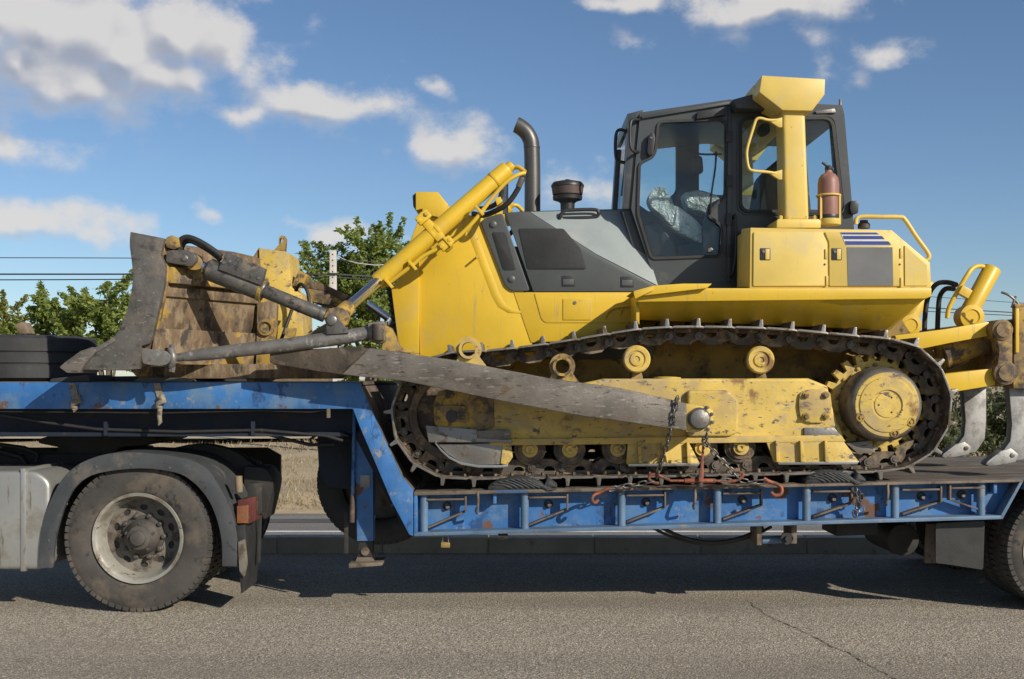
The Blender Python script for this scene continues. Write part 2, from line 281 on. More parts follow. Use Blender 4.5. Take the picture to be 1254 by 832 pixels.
# ------------------------------------------------------------------ mesh helpers
def P(px, py, Y):
    s = (D0+Y)/F
    return Vector(((px-CX)*s, Y, H+(HY-py)*s))
def xz(px, py, Y):
    p = P(px, py, Y); return (p.x, p.z)
def rounded(pts, r, n=4):
    out = []; k = len(pts)
    for i in range(k):
        a, b, c = Vector(pts[i-1]), Vector(pts[i]), Vector(pts[(i+1) % k])
        d1, d2 = (a-b), (c-b)
        rr = min(r, d1.length*.45, d2.length*.45)
        p1, p2 = b+d1.normalized()*rr, b+d2.normalized()*rr
        for j in range(n+1):
            t = j/n; q = p1*(1-t)**2+b*2*t*(1-t)+p2*t*t
            out.append(tuple(q))
    return out
class MB:
    def __init__(s): s.bm = bmesh.new()
    def loft(s, rings, cap=True, closed=True):
        bm = s.bm; vs = [[bm.verts.new(p) for p in r] for r in rings]; n = len(rings[0])
        for a, b in zip(vs, vs[1:]):
            for i in range(n if closed else n-1):
                j = (i+1) % n
                bm.faces.new((a[i], a[j], b[j], b[i]))
        if cap and closed:
            bm.faces.new(vs[0][::-1]); bm.faces.new(vs[-1])
        return s
    def prism(s, pts, Y0, Y1, ref=None):
        ref = Y0 if ref is None else ref
        q = [xz(x, y, ref) for x, y in pts]
        return s.prismw(q, Y0, Y1)
    def prismw(s, q, Y0, Y1):
        return s.loft([[(x, Y0, z) for x, z in q], [(x, Y1, z) for x, z in q]])
    def plate(s, outer, holes, Y0, Y1, ref=None, world=False):
        """plate in the XZ plane with real openings"""
        ref = Y0 if ref is None else ref
        bm = s.bm; edges = []
        for lp in [outer]+list(holes):
            q = [(x, z) if world else xz(x, z, ref) for x, z in lp]
            v = [bm.verts.new((x, Y0, z)) for x, z in q]
            edges += [bm.edges.new((v[i], v[(i+1) % len(v)])) for i in range(len(v))]
        r = bmesh.ops.triangle_fill(bm, use_beauty=True, use_dissolve=False, edges=edges)
        fs = [g for g in r['geom'] if isinstance(g, bmesh.types.BMFace)]
        e = bmesh.ops.extrude_face_region(bm, geom=fs, use_keep_orig=True)
        vv = [g for g in e['geom'] if isinstance(g, bmesh.types.BMVert)]
        bmesh.ops.translate(bm, vec=(0, Y1-Y0, 0), verts=vv)
        return s
    def box(s, c, d, rot=None):
        c = Vector(c); m = rot or Matrix.Identity(3)
        x, y, z = (k/2 for k in d)
        r = [[c+m@Vector((sx*x, sy*y, sz*z)) for sx, sy in ((-1,-1),(1,-1),(1,1),(-1,1))] for sz in (-1, 1)]
        return s.loft(r)
    def bar(s, a, b, w, h, side=(0, 1, 0)):
        a, b = Vector(a), Vector(b); t = (b-a).normalized(); y = Vector(side); y = (y-t*y.dot(t)).normalized(); n = t.cross(y)
        return s.loft([[p+y*sy*w/2+n*sn*h/2 for sy, sn in ((-1,-1),(1,-1),(1,1),(-1,1))] for p in (a, b)])
    def tube(s, pts, r, n=10, closed=False, cap=True):
        pts = [Vector(p) for p in pts]; k = len(pts)
        rs = r if isinstance(r, (list, tuple)) else [r]*k
        rings = []; u = None
        for i, p in enumerate(pts):
            if closed: t = pts[(i+1) % k]-pts[i-1]
            else: t = pts[min(i+1, k-1)]-pts[max(i-1, 0)]
            t.normalize()
            if u is None:
                u = t.orthogonal().normalized()
            u = (u-t*u.dot(t)).normalized(); w = t.cross(u)
            rings.append([p+(u*math.cos(2*PI*j/n)+w*math.sin(2*PI*j/n))*rs[i] for j in range(n)])
        if closed: rings.append(rings[0]); return s.loft(rings, cap=False)
        return s.loft(rings, cap=cap)
    def lathe(s, prof, c, axis=(0, 1, 0), n=32, cap=True):
        c = Vector(c); ax = Vector(axis).normalized(); u = ax.orthogonal().normalized(); w = ax.cross(u)
        rings = [[c+ax*h+(u*math.cos(2*PI*j/n)+w*math.sin(2*PI*j/n))*max(r, .0005) for j in range(n)] for r, h in prof]
        return s.loft(rings, cap=cap)
    def cyl(s, a, b, r, n=16):
        a, b = Vector(a), Vector(b); d = b-a
        return s.lathe([(r, 0), (r, d.length)], a, d, n)
    def tri(s, *p):
        s.bm.faces.new([s.bm.verts.new(q) for q in p]); return s
WL = {}
def link(o, parent, loc):
    COL.objects.link(o)
    if parent is not None:
        o.parent = parent; o.location = Vector(loc)-WL[parent.name]
    else: o.location = loc
    WL[o.name] = Vector(loc)
    return o
def build(mb, name, m, parent=None, bevel=0., seg=2, smooth=38, mats=None, origin=None, doubles=True):
    bm = mb.bm
    if doubles: bmesh.ops.remove_doubles(bm, verts=bm.verts, dist=1e-5)
    bmesh.ops.recalc_face_normals(bm, faces=bm.faces)
    if bevel:
        bm.edges.ensure_lookup_table()
        es = [e for e in bm.edges if len(e.link_faces) == 2 and e.calc_face_angle(0) > math.radians(32)]
        bmesh.ops.bevel(bm, geom=es, offset=bevel, segments=seg, profile=.6, affect='EDGES', clamp_overlap=True)
    if origin is None:
        lo = Vector((1e9,)*3); hi = -lo
        for v in bm.verts:
            for k in range(3): lo[k] = min(lo[k], v.co[k]); hi[k] = max(hi[k], v.co[k])
        origin = (lo+hi)/2
    origin = Vector(origin)
    for v in bm.verts: v.co -= origin
    me = bpy.data.meshes.new(name); bm.to_mesh(me); bm.free()
    me.materials.append(MATS[m])
    for x in mats or (): me.materials.append(MATS[x])
    if smooth:
        me.polygons.foreach_set('use_smooth', [not (bevel and (len(p.vertices) > 4 or p.area > .02)) for p in me.polygons]); me.set_sharp_from_angle(angle=math.radians(smooth))
    return link(bpy.data.objects.new(name, me), parent, origin)
def copy_at(o, loc, parent, rot=None):
    c = o.copy(); COL.objects.link(c); c.parent = parent
    c.location = Vector(loc)-(WL[parent.name] if parent is not None else Vector())
    if rot is not None: c.rotation_euler = rot
    WL[c.name] = Vector(loc)
    return c
def copy_tree(o, delta, parent, mirror=None):
    """copy a part and its sub-parts, moved by delta or mirrored in the plane Y = mirror"""
    w = WL[o.name].copy()
    if mirror is None: w = w+Vector(delta)
    else: w.y = 2*mirror-w.y
    c = o.copy(); COL.objects.link(c); c.parent = parent
    c.location = w-(WL[parent.name] if parent is not None else Vector()); WL[c.name] = w
    if mirror is not None: c.scale.y = -c.scale.y
    for ch in [k for k in COL.objects if k.parent == o]:
        k = ch.copy(); COL.objects.link(k); k.parent = c      # local place as in the source
    return c
def thing(name, loc, label, cat, group=None):
    o = bpy.data.objects.new(name, None); o.empty_display_size = .2
    o['label'] = label; o['category'] = cat
    if group: o['group'] = group
    return link(o, None, loc)
def tag(o, label, cat, group=None):
    o['label'] = label; o['category'] = cat
    if group: o['group'] = group
    return o
def struct(o): o['kind'] = 'structure'; return o
# ================================================================== THE SETTING
def sheet(name, pts, m, z=None):
    mb = MB(); mb.bm.faces.new([mb.bm.verts.new(p) for p in pts])
    return build(mb, name, m, None, smooth=0)
BZ = -.60                                      # the other carriageway lies lower
KY = 2.78
def strip(name, ys, x0, x1, m):
    mb = MB()
    mb.loft([[(x0, y, z) for y, z in ys], [(x1, y, z) for y, z in ys]], closed=False, cap=False)
    return struct(build(mb, name, m, None, smooth=0))
strip('road', [(-40, 0), (KY+.02, 0)], -60, 60, 'asphalt')
# kerb stones with recessed joints, each a piece of the kerb
kb = MB(); kb.loft([[(-60, KY+.03, -.3), (-60, KY+.03, .13), (-60, KY+.17, .13), (-60, KY+.17, -.3)], [(60, KY+.03, -.3), (60, KY+.03, .13), (60, KY+.17, .13), (60, KY+.17, -.3)]])
kerb = struct(build(kb, 'kerb', 'kerb_concrete', None, smooth=0))
kst = None
for i in range(-12, 13):
    x = i*1.0+.28+random.uniform(-.004, .004)
    if kst is None:
        mb = MB(); mb.loft([[(xx, KY, -.05), (xx, KY+.015, .148), (xx, KY+.2, .15), (xx, KY+.2, -.05)] for xx in (x-.494, x+.494)])
        kst = build(mb, 'kerb_stone', 'kerb_concrete', kerb, .008)
    else: copy_at(kst, (x, WL[kst.name].y, WL[kst.name].z+random.uniform(-.003, .003)), kerb)
strip('verge', [(KY+.16, .06), (KY+.5, .04), (4.6, -.35), (6.2, BZ-.01), (7.2, BZ-.01)], -60, 60, 'dry_soil')
strip('far_road', [(7.0, BZ), (11.3, BZ)], -90, 90, 'asphalt_far')
strip('road_line', [(8.75, BZ+.005), (8.9, BZ+.005)], -90, 90, 'paint_white')
strip('road_band', [(9.85, BZ+.005), (10.35, BZ+.005)], -90, 90, 'band_dark')  # darker band along the far carriageway
# dry field rising gently to the horizon
mb = MB(); nx, rows = 60, [11.1, 11.6, 12.4, 13.5, 15, 17, 20, 24, 29, 35, 42, 55, 80, 140, 300, 900, 4000]
def fieldz(x, y): return BZ+ (0 if y < 11.3 else min(.16, (y-11.3)*.12)) + max(0, min(1, (y-14)/60))*.5 + (.05*math.sin(x*.9+y*.5)+.04*math.sin(x*.37-y*.8) if 11.5 < y < 60 else 0)
grid = [[mb.bm.verts.new(((i/nx-.5)*(60+y*3.0), y, fieldz((i/nx-.5)*(60+y*3.0), y))) for i in range(nx+1)] for y in rows]
for a, b in zip(grid, grid[1:]):
    for i in range(nx): mb.bm.faces.new((a[i], a[i+1], b[i+1], b[i]))
struct(build(mb, 'field', 'dry_soil', None))
strip('field_path', [(27.5, fieldz(0, 27.5)+.09), (31, fieldz(0, 31)+.1)], -60, 60, 'sandy_track')
# a crack that runs across the near lane
random.seed(3)
cp = [(915, 735), (935, 752), (955, 762), (975, 770), (1000, 783), (1020, 793), (1045, 803), (1062, 815), (1085, 826), (1110, 840)]
mb = MB(); ring = []
pts = []
for (x, y) in cp:
    d = F*H/(y-HY); pts.append(Vector(((x-CX)*d/F, d-D0, .004)))
fine = []
for a, b in zip(pts, pts[1:]):
    for k in range(7): fine.append(a.lerp(b, k/7)+Vector((random.uniform(-.012, .012), random.uniform(-.018, .018), 0)))
rows_ = []
for i, p in enumerate(fine):
    w = random.uniform(.0015, .0075)
    rows_.append([p+Vector((-w*.6, -w, 0)), p+Vector((w*.6, w, 0))])
mb.loft(rows_, closed=False, cap=False)
struct(build(mb, 'road_crack', 'crack_tar', None, smooth=0))
# dead grass on the slope
random.seed(11)
mb = MB(); vs = []; fs = []
for i in range(42000):
    y = 11.35+26*random.random()**1.6; x = random.uniform(-.36, .40)*(y+D0)*1.3-1
    if 27.3 < y < 31.2 and random.random() < .93: continue
    if math.sin(x*1.7+y*.9)+math.sin(x*.6-y*1.3) < random.uniform(-2.2, .6): continue
    z = fieldz(x, y); h = random.uniform(.04, .16); a = random.uniform(0, PI); w = random.uniform(.006, .014)*(1+(y-11)/14)
    l = Vector((random.gauss(0, .06), random.gauss(0, .06), h)); k = len(vs)
    vs += [(x-w*math.cos(a), y-w*math.sin(a), z-.01), (x+w*math.cos(a), y+w*math.sin(a), z-.01), (x+l.x, y+l.y, z+h)]; fs.append((k, k+1, k+2))
me = bpy.data.meshes.new('dry_grass'); me.from_pydata(vs, [], fs); me.materials.append(MATS['straw'])
go = bpy.data.objects.new('dry_grass', me); COL.objects.link(go); go['kind'] = 'stuff'
tag(go, 'dead straw-coloured grass on the slope beyond the far road', 'grass')

def crom(pts, sub=4):
    pts = [Vector(p) for p in pts]; q = [pts[0]]+pts+[pts[-1]]; out = []
    for i in range(1, len(q)-2):
        for k in range(sub):
            t = k/sub; a, b, c, d = q[i-1], q[i], q[i+1], q[i+2]
            out.append(tuple(.5*((2*b)+(c-a)*t+(2*a-5*b+4*c-d)*t*t+(3*b-a-3*c+d)*t**3)))
    return out+[tuple(pts[-1])]
# ================================================================== WHEELS
def tyre_mesh(C, r, w, out, tread=True, rim=.30, name='tyre', m='tyre_rubber', parent=None, n=72, axis=(0, 1, 0)):
    C = Vector(C); ax = Vector(axis)*(-out)
    h = w/2
    prof = [(rim, h*.80), (rim+.012, h*.88), (rim+.03, h*.93), (rim+.05, h*.99), (r-.115, h*1.0), (r-.075, h*.985), (r-.05, h*.96), (r-.03, h*.90), (r-.014, h*.84), (r-.010, h*.30),
            (r-.022, h*.28), (r-.022, h*.22), (r-.010, h*.2), (r-.010, -h*.2), (r-.022, -h*.22), (r-.022, -h*.28), (r-.010, -h*.3), (r-.014, -h*.84), (r-.05, -h*.96), (r-.115, -h), (rim+.04, -h*.98), (rim, -h*.8)]
    mb = MB(); mb.lathe(prof, C, ax, n, cap=False)
    if tread:
        u = ax.orthogonal().normalized(); v = ax.cross(u)
        k = 62
        for i in range(k):
            a = 2*PI*i/k; d = u*math.cos(a)+v*math.sin(a); t = -u*math.sin(a)+v*math.cos(a)
            for s0, s1 in ((.36, .93), (-.93, -.36)):
                w0, w1 = sorted((s0*h, s1*h)); da = 2*PI*r/k*.39
                q = [C+ax*hh+t*tt*da+d*rr for hh, tt, rr in ((w0,-1,r-.03),(w0,1,r-.03),(w1,1,r-.04),(w1,-1,r-.04))]
                q2 = [C+ax*hh+t*tt*da*.92+d*rr for hh, tt, rr in ((w0,-1,r),(w0,1,r),(w1,1,r-.004 if abs(w1)<abs(w0) else r-.012),(w1,-1,r-.012))]
                mb.loft([q, q2])
    return build(mb, name, m, parent, smooth=50)
def wheel(C, parent, r=.53, out=1):
    """steel disc wheel; out = 1 faces the camera side"""
    C = Vector(C); Yf = C.y
    def pt(rad, a): return (C.x+rad*math.cos(a), C.z+rad*math.sin(a))
    K = 72
    outer = [pt(.262, 2*PI*i/K) for i in range(K)]
    holes = [[(C.x+math.cos(a)*.205+.026*math.cos(b)*-math.sin(a)*1.15+.021*math.sin(b)*math.cos(a), C.z+math.sin(a)*.205+.026*math.cos(b)*math.cos(a)*1.15+.021*math.sin(b)*math.sin(a)) for b in [2*PI*j/12 for j in range(12)]]
             for a in [2*PI*(i+.5)/10 for i in range(10)]]
    s = -out
    mb = MB(); y0 = Yf-s*.14
    mb.plate(outer, holes, y0, y0-s*.012, world=True)
    disc = build(mb, 'wheel', 'rim_dirty', parent, 0)
    mb = MB(); mb.lathe([(.298, .0), (.318, .006), (.322, -.004), (.316, -.016), (.300, -.022), (.287, -.040), (.278, -.10), (.262, -.135), (.262, -.17), (.285, -.2), (.29, -.34)], C, (0, s, 0), 72, cap=False)
    build(mb, 'rim', 'rim_cream', disc, smooth=60)
    mb = MB(); mb.lathe([(.15, -.30), (.15, -.118), (.128, -.112), (.118, -.07), (.088, -.045), (.082, -.02), (.056, -.015), (.052, .008), (.04, .012), (.0, .012)], C, (0, s, 0), 40, cap=False)
    build(mb, 'hub', 'hub_rust', disc, smooth=40)
    mb = MB(); mb.lathe([(.285, -.15), (.10, -.155)], C, (0, s, 0), 40, cap=False); mb.lathe([(.30, -.33), (.10, -.33)], C, (0, s, 0), 40, cap=False)
    build(mb, 'brake_drum', 'chassis_black', disc, smooth=40)
    nut = None
    for i in range(10):
        a = 2*PI*i/10; p = Vector((C.x+.150*math.cos(a), Yf-s*.13, C.z+.150*math.sin(a)))
        if nut is None:
            mb = MB(); mb.lathe([(.022, -.01), (.022, .006), (.017, .01), (.017, .032), (.010, .036), (.010, .045)], p, (0, s, 0), 8)
            nut = build(mb, 'nut', 'hub_rust', disc, origin=p, smooth=30)
        else: copy_at(nut, p, disc)
    for i in range(5):
        a = 2*PI*i/5+.3; p = Vector((C.x+.098*math.cos(a), Yf-s*.055, C.z+.098*math.sin(a)))
        mb = MB(); mb.lathe([(.011, -.01), (.011, .016)], p, (0, s, 0), 6); build(mb, 'bolt', 'hub_rust', disc)
    tyre_mesh((C.x, Yf-s*.155, C.z), r, .31, out, parent=disc)
    tyre_mesh((C.x, Yf-s*.50, C.z), r, .31, out, tread=True, parent=disc, n=48)
    return disc

# ================================================================== TRUCK TRACTOR
wc = P(168.5, 661, .04); wc.z = .522
truck = thing('truck_tractor', (wc.x-1.5, 1.27, 0), 'rear of a truck tractor with cream wheel, grey mudguard and aluminium fuel tank', 'truck')
wn_ = wheel(wc, truck, .53)
copy_tree(wn_, None, truck, mirror=1.05)
outer = [(47,696),(48,668),(53,640),(62,612),(80,582),(108,563),(150,554),(214,559),(250,572),(268,596),(283,626),(290,660),(290,694)]
inner = [(272,694),(271,662),(264,632),(252,608),(234,589),(214,579),(172,574),(120,580),(95,594),(80,618),(70,650),(66,672),(64,696)]
outer, inner = crom(outer), crom(inner)
mb = MB(); mb.prism(outer+inner, .0, .035)
guard = build(mb, 'mudguard', 'guard_plastic', truck, .006)
oq = [xz(x, y, .0) for x, y in outer]
mb = MB(); mb.loft([[(x, .03, z), (x, .64, z), (x, .64, z-.006), (x, .03, z-.006)] for x, z in oq]); build(mb, 'guard_top', 'guard_plastic', guard, smooth=40)
for (x, y) in ((118,572),(160,569),(208,573),(283,640),(60,662)):
    p = P(x, y, 0); mb = MB(); mb.lathe([(.011, -.012), (.008, .004)], p, (0, -1, 0), 8); build(mb, 'rivet', 'worn_steel', guard)
tank = MB()
tank.prismw([(x, z) for x, z in rounded([xz(-260,577,.02), xz(44,577,.02), xz(61,590,.02), xz(61,690,.02), xz(50,698,.02), xz(-260,698,.02)], .05, 4)], .02, .68)
tk = build(tank, 'fuel_tank', 'aluminium', truck, .035, 4)
for x in (28, -90):
    mb = MB(); mb.prism([(x-3, 574), (x+3, 574), (x+3, 700), (x-3, 700)], .012, .69); build(mb, 'tank_strap', 'aluminium', tk, .004)
for yy, nm in ((.85, 0), (1.62, 1)):
    mb = MB(); mb.prism([(-420, 556), (300, 556), (318, 566), (318, 604), (-420, 604)], yy, yy+.08, ref=.85); build(mb, 'chassis_rail', 'chassis_black', truck, .01)
mb = MB(); mb.prism(rounded([(296, 572), (322, 574), (333, 588), (331, 604), (322, 640), (316, 630), (318, 604), (296, 606)], 5), .62, .95, ref=.55); build(mb, 'tail_beam', 'chassis_black', truck, .012)
mb = MB(); mb.prism(crom([(180, 562), (215, 548), (250, 544), (285, 552), (306, 566), (330, 582)])+[(330, 600), (200, 604)], .72, .84, ref=.72); build(mb, 'chassis_cover', 'chassis_black', truck, .01)
mb = MB(); mb.prism(rounded([(47, 538), (60, 534), (190, 535), (193, 542), (178, 546), (150, 547), (135, 556), (68, 556), (72, 548), (47, 543)], 3), .85, 1.7, ref=.85); build(mb, 'fifth_wheel', 'chassis_black', truck, .012)
mb = MB(); mb.prism([(58, 552), (150, 552), (172, 575), (36, 575)], .9, 1.65, ref=.9); build(mb, 'coupling_base', 'chassis_black', truck, .01)
mb = MB(); c = P(168, 661, .1); mb.cyl((c.x, .1, .522), (c.x, 2.44, .522), .08, 20); mb.lathe([(.22, -.2), (.22, .2)], (c.x, 1.27, .522), (0, 1, 0), 20); build(mb, 'axle', 'chassis_black', truck)
mb = MB(); mb.tube([P(0, 545, .8), P(30, 549, .8), P(46, 556, .8), P(44, 566, .8)], .018); mb.tube([P(0, 553, .8), P(26, 560, .8), P(34, 572, .8)], .022); build(mb, 'air_hose', 'black_rubber', truck)
# tail lamp, bracket and torn flap
mb = MB(); mb.prism([(291, 613), (313, 608), (313, 638), (304, 642), (291, 642)], .06, .22); lamp = build(mb, 'tail_lamp', 'lamp_red', truck, .006)
mb = MB(); mb.prism([(290, 620), (304, 619), (304, 641), (290, 641)], .045, .062); build(mb, 'lamp_lens', 'lamp_orange', lamp, .004)
mb = MB(); mb.prism([(303, 592), (320, 592), (321, 628), (312, 634), (303, 610)], .12, .2); build(mb, 'lamp_bracket', 'chassis_black', truck, .006)
mb = MB(); mb.cyl(P(293, 603, .08), P(292, 583, .08), .026, 12); build(mb, 'grommet', 'old_wood', truck, .004)
mb = MB(); mb.prism([(289, 644), (300, 643), (302, 668), (299, 725), (295, 727), (293, 700)], .02, .42); build(mb, 'mud_flap', 'black_rubber', truck, .003)
mb = MB(); mb.prism(rounded([(291, 664), (300, 660), (303, 690), (299, 708), (293, 700)], 3), -.005, .018); build(mb, 'flap_plate', 'rim_dirty', truck, .003)
mb = MB(); mb.prism([(316, 632), (320, 632), (318, 690), (314, 690)], .3, .33); build(mb, 'bracket_arm', 'chassis_black', truck, .003)

# ================================================================== LOW-LOADER TRAILER
TW = 2.55
trailer = thing('lowbed_trailer', (1.5, TW/2, 0), 'long blue low-loader trailer with gooseneck and rust along its edges', 'trailer')
def deckz(X):
    x0, x1 = P(505, 603, 0).x, P(1253, 588, 0).x
    return P(505, 603, 0).z+(P(1253, 588, 0).z-P(505, 603, 0).z)*(X-x0)/(x1-x0)
GZ = P(0, 468.5, 0).z
neck = [(-260,468.5),(440,468.5),(446,482),(461,518),(492,584),(506,601),(506,657),(501,655),(479,613),(441,524),(432,501),(-260,501)]
for Y0, Y1, m in ((0, .05, 'trailer_blue'), (TW-.05, TW, 'trailer_blue')):
    mb = MB(); mb.prism(neck, Y0, Y1, ref=0); gn = build(mb, 'gooseneck_side', m, trailer, .006)
    if Y0 == 0: near_neck = gn
g0 = P(-260, 471, 0); g1 = P(440, 471, 0)
mb = MB(); mb.box(((g0.x+g1.x)/2, TW/2, GZ-.006), (g1.x-g0.x-.01, TW-.11, .024)); build(mb, 'neck_deck', 'deck_wood', trailer)
mb = MB(); mb.prism([(-260, 502), (433, 502), (441, 524), (479, 613), (500, 654), (490, 654), (430, 540), (430, 534), (-260, 534)], .26, .30, ref=0); build(mb, 'neck_web', 'trailer_blue_shaded', trailer)
mb = MB(); mb.prism([(-260, 531), (415, 531), (425, 536), (-260, 536)], .14, .46, ref=0); build(mb, 'neck_flange', 'trailer_blue_shaded', trailer, .004)
mb = MB(); mb.prism([(-260, 502), (433, 502), (430, 534), (-260, 534)], TW-.3, TW-.26, ref=0); build(mb, 'neck_web', 'trailer_blue_shaded', trailer)
for x in (-200, -90, 30, 150, 280, 400):
    mb = MB(); p = P(x, 500, 0); mb.box((p.x, TW/2, p.z-.08), (.08, TW-.62, .15)); build(mb, 'cross_member', 'chassis_black', trailer)
# sloping plate of the swan neck and its end wall
mb = MB(); q = [xz(x, y, 0) for x, y in ((441, 473), (461, 519), (492, 585), (505, 602))]
mb.loft([[(x, .052, z), (x, TW-.052, z), (x-.02, TW-.052, z-.012), (x-.02, .052, z-.012)] for x, z in q]); build(mb, 'neck_plate', 'rusty_flange', trailer)
mb = MB(); mb.prism([(432, 503), (441, 524), (479, 613), (500, 652), (498, 560), (470, 520)], 1.0, 1.06, ref=0); build(mb, 'neck_web', 'trailer_blue_shaded', trailer)
mb = MB(); mb.prism(rounded([(388, 534), (432, 534), (434, 575), (430, 600), (398, 596), (390, 572)], 4), .62, .95, ref=.62); build(mb, 'leg_gearbox', 'trailer_blue_shaded', trailer, .012)
# landing leg
mb = MB(); mb.prism([(431, 520), (457, 520), (457, 663), (437, 663), (436, 600)], .26, .40); leg = build(mb, 'landing_leg', 'trailer_blue', trailer, .008)
mb = MB(); mb.prism([(439, 655), (456, 655), (456, 682), (439, 682)], .28, .38); build(mb, 'leg_inner', 'chassis_black', leg, .005)
mb = MB(); mb.prism([(440, 676), (455, 676), (459, 690), (434, 690)], .29, .37); mb.prism([(427, 690.5), (468, 689), (468, 693), (427, 696)], .2, .46); build(mb, 'leg_foot', 'rusty_flange', leg, .004)
mb = MB(); mb.lathe([(.030, 0), (.030, .02), (.014, .022)], P(447.5, 675, .285), (0, -1, 0), 16); build(mb, 'leg_pin', 'rusty_flange', leg)
mb = MB(); mb.prism([(441, 582), (453, 582), (453, 597), (441, 597)], .25, .262); build(mb, 'plate', 'worn_steel', leg, .003)
mb = MB(); mb.tube([P(434, 498, .25), P(433, 560, .24), P(432, 606, .24)], .014); build(mb, 'crank_rod', 'trailer_blue', leg)
mb = MB(); mb.cyl(P(432, 606, .24), P(431, 640, .24), .02, 12); build(mb, 'crank_grip', 'rust_red', leg, .003)
mb = MB(); mb.bar(P(424, 628, .3), P(424, 678, .3), .02, .03); build(mb, 'hanger', 'chassis_black', leg, .003)
spare = tyre_mesh(P(468, 588, .95), .50, .30, 1, tread=True, parent=trailer, name='spare_tyre', m='tyre_black')
mb = MB(); mb.lathe([(.31, 0), (.3, .03), (.0, .03)], P(468, 588, .9), (0, 1, 0), 32, cap=False); build(mb, 'spare_rim', 'hub_rust', trailer)
# the lower deck's side beam, near and far
Xa, Xb = P(506, 600, 0).x, P(1254, 588, 0).x
XR = 6.6
def zb(x, y): return P(x, y, 0)
for side in (0, 1):
    yy = (lambda d: d) if side == 0 else (lambda d: TW-d)
    def pr(pts, a, b):
        m = MB(); q = [xz(x, y, 0) for x, y in pts]; a, b = sorted((yy(a), yy(b))); return m.prismw(q, a, b)
    web = build(pr([(507, 604), (1251, 590), (1227, 634), (507, 655)], .13, .145), 'side_web', 'trailer_blue', trailer)
    build(pr([(507, 602.5), (1253, 587.5), (1253, 590.5), (507, 607)], -.004, .15), 'top_flange', 'rusty_flange', trailer, .004)
    build(pr([(507, 652.5), (1227, 631.5), (1228, 636), (507, 657)], .0, .16), 'bottom_flange', 'blue_pale', trailer, .004)
    build(pr([(507, 606), (511, 606), (511, 654), (507, 654)], .0, .13), 'end_plate', 'trailer_blue', trailer, .003)
    build(pr([(1249, 590), (1253, 590), (1228, 636), (1223, 636)], .0, .14), 'end_plate', 'blue_pale', trailer, .003)
# posts, rails, braces, tabs and bolts of each bay
posts = [518.5, 642.7, 762, 880, 990, 1099, 1205]
def ytop(x): return 607-(x-507)*.0205
def ybot(x): return 652.5-(x-507)*.0292
for i, x in enumerate(posts):
    mb = MB(); a, b = P(x, ytop(x)-.5, .0), P(x, ybot(x)+.5, 0); mb.cyl((a.x, .055, a.z), (b.x, .055, b.z), .029, 20); build(mb, 'post', 'blue_pale', trailer)
    d = 1 if i < 6 else -1
    if i == 6: x0, x1 = x-43, x
    else: x0, x1 = x+5, x+52
    t = ytop(x)
    mb = MB(); mb.bar(P(x0, t+5, .05), P(x1, t+4.3, .05), .05, .012); build(mb, 'rail', 'rusty_flange', trailer, .002)
    mb = MB(); xe = x1 if d > 0 else x0
    mb.bar(P(xe, t+.5, .05), P(xe, t+20, .05), .06, .012); build(mb, 'tab', 'rusty_flange', trailer, .002)
    mb = MB(); mb.bar(P(x0 if d > 0 else x1, ybot(x)-6, .07), P(xe, t+19, .07), .06, .012); build(mb, 'brace', 'rusty_flange', trailer, .002)
    bx = x+29 if d > 0 else x-28
    p = P(bx, t+13, .13)
    mb = MB(); mb.lathe([(.032, 0), (.032, .006), (.020, .006), (.018, -.01), (0, -.01)], p, (0, -1, 0), 16, cap=False); rg = build(mb, 'eye_ring', 'chassis_black', trailer)
    mb = MB(); mb.lathe([(.017, 0), (.017, .03), (.011, .036)], p+Vector((.004, 0, -.006)), (0, -1, 0), 10); build(mb, 'bolt', 'worn_steel', rg)
for x in (585, 851, 1087):                                   # lashing hooks
    t = ytop(x); mb = MB(); mb.tube([P(x, t-2, .0), P(x+.5, t+8, -.03), P(x, t+15, -.04), P(x-2, t+20, -.02), P(x-1, t+23, .03)], .010); build(mb, 'lashing_hook', 'rusty_flange', trailer)
for x in (606, 1219):
    t = ytop(x); mb = MB(); mb.prism([(x-2, t), (x+2, t), (x+2, t+12), (x-2, t+12)], .03, .13); build(mb, 'tab', 'trailer_blue', trailer, .003)
# deck boards
nb = 9; bw = (TW-.32)/nb
XE = P(1250, 588, 0).x
for i in range(nb):
    y0 = .16+i*bw+.006; y1 = y0+bw-.012; dz = random.uniform(-.004, .004)
    xs = [Xa+.02+random.uniform(0, .05), 2.05+random.uniform(-.5, .5), XR]
    for xa, xb in zip(xs, xs[1:]):
        xb -= .012
        mb = MB(); mb.loft([[(x, y0, deckz(x)-.05+dz), (x, y1, deckz(x)-.05+dz), (x, y1, deckz(x)-.004+dz), (x, y0, deckz(x)-.004+dz)] for x in (xa, xb)])
        build(mb, 'deck_board', 'deck_wood', trailer, .004)
for k in range(9):
    x = Xa+.15+k*.55; mb = MB(); mb.box((x, TW/2, deckz(x)-.14), (.09, TW-.32, .16)); build(mb, 'cross_member', 'chassis_black', trailer)
for Y in (.75, 1.75):
    mb = MB(); mb.loft([[(x, Y, deckz(x)-.30), (x, Y+.12, deckz(x)-.30), (x, Y+.12, deckz(x)-.06), (x, Y, deckz(x)-.06)] for x in (Xa, XR)]); build(mb, 'main_beam', 'chassis_black', trailer)
mb = MB(); xa, xb = P(1255, 588, 0).x, XR
mb.loft([[(x, .0, deckz(x)-.07), (x, .16, deckz(x)-.07), (x, .16, deckz(x)-.002), (x, .0, deckz(x)-.002)] for x in (xa, xb)]); build(mb, 'rear_edge_beam', 'blue_pale', trailer, .004)
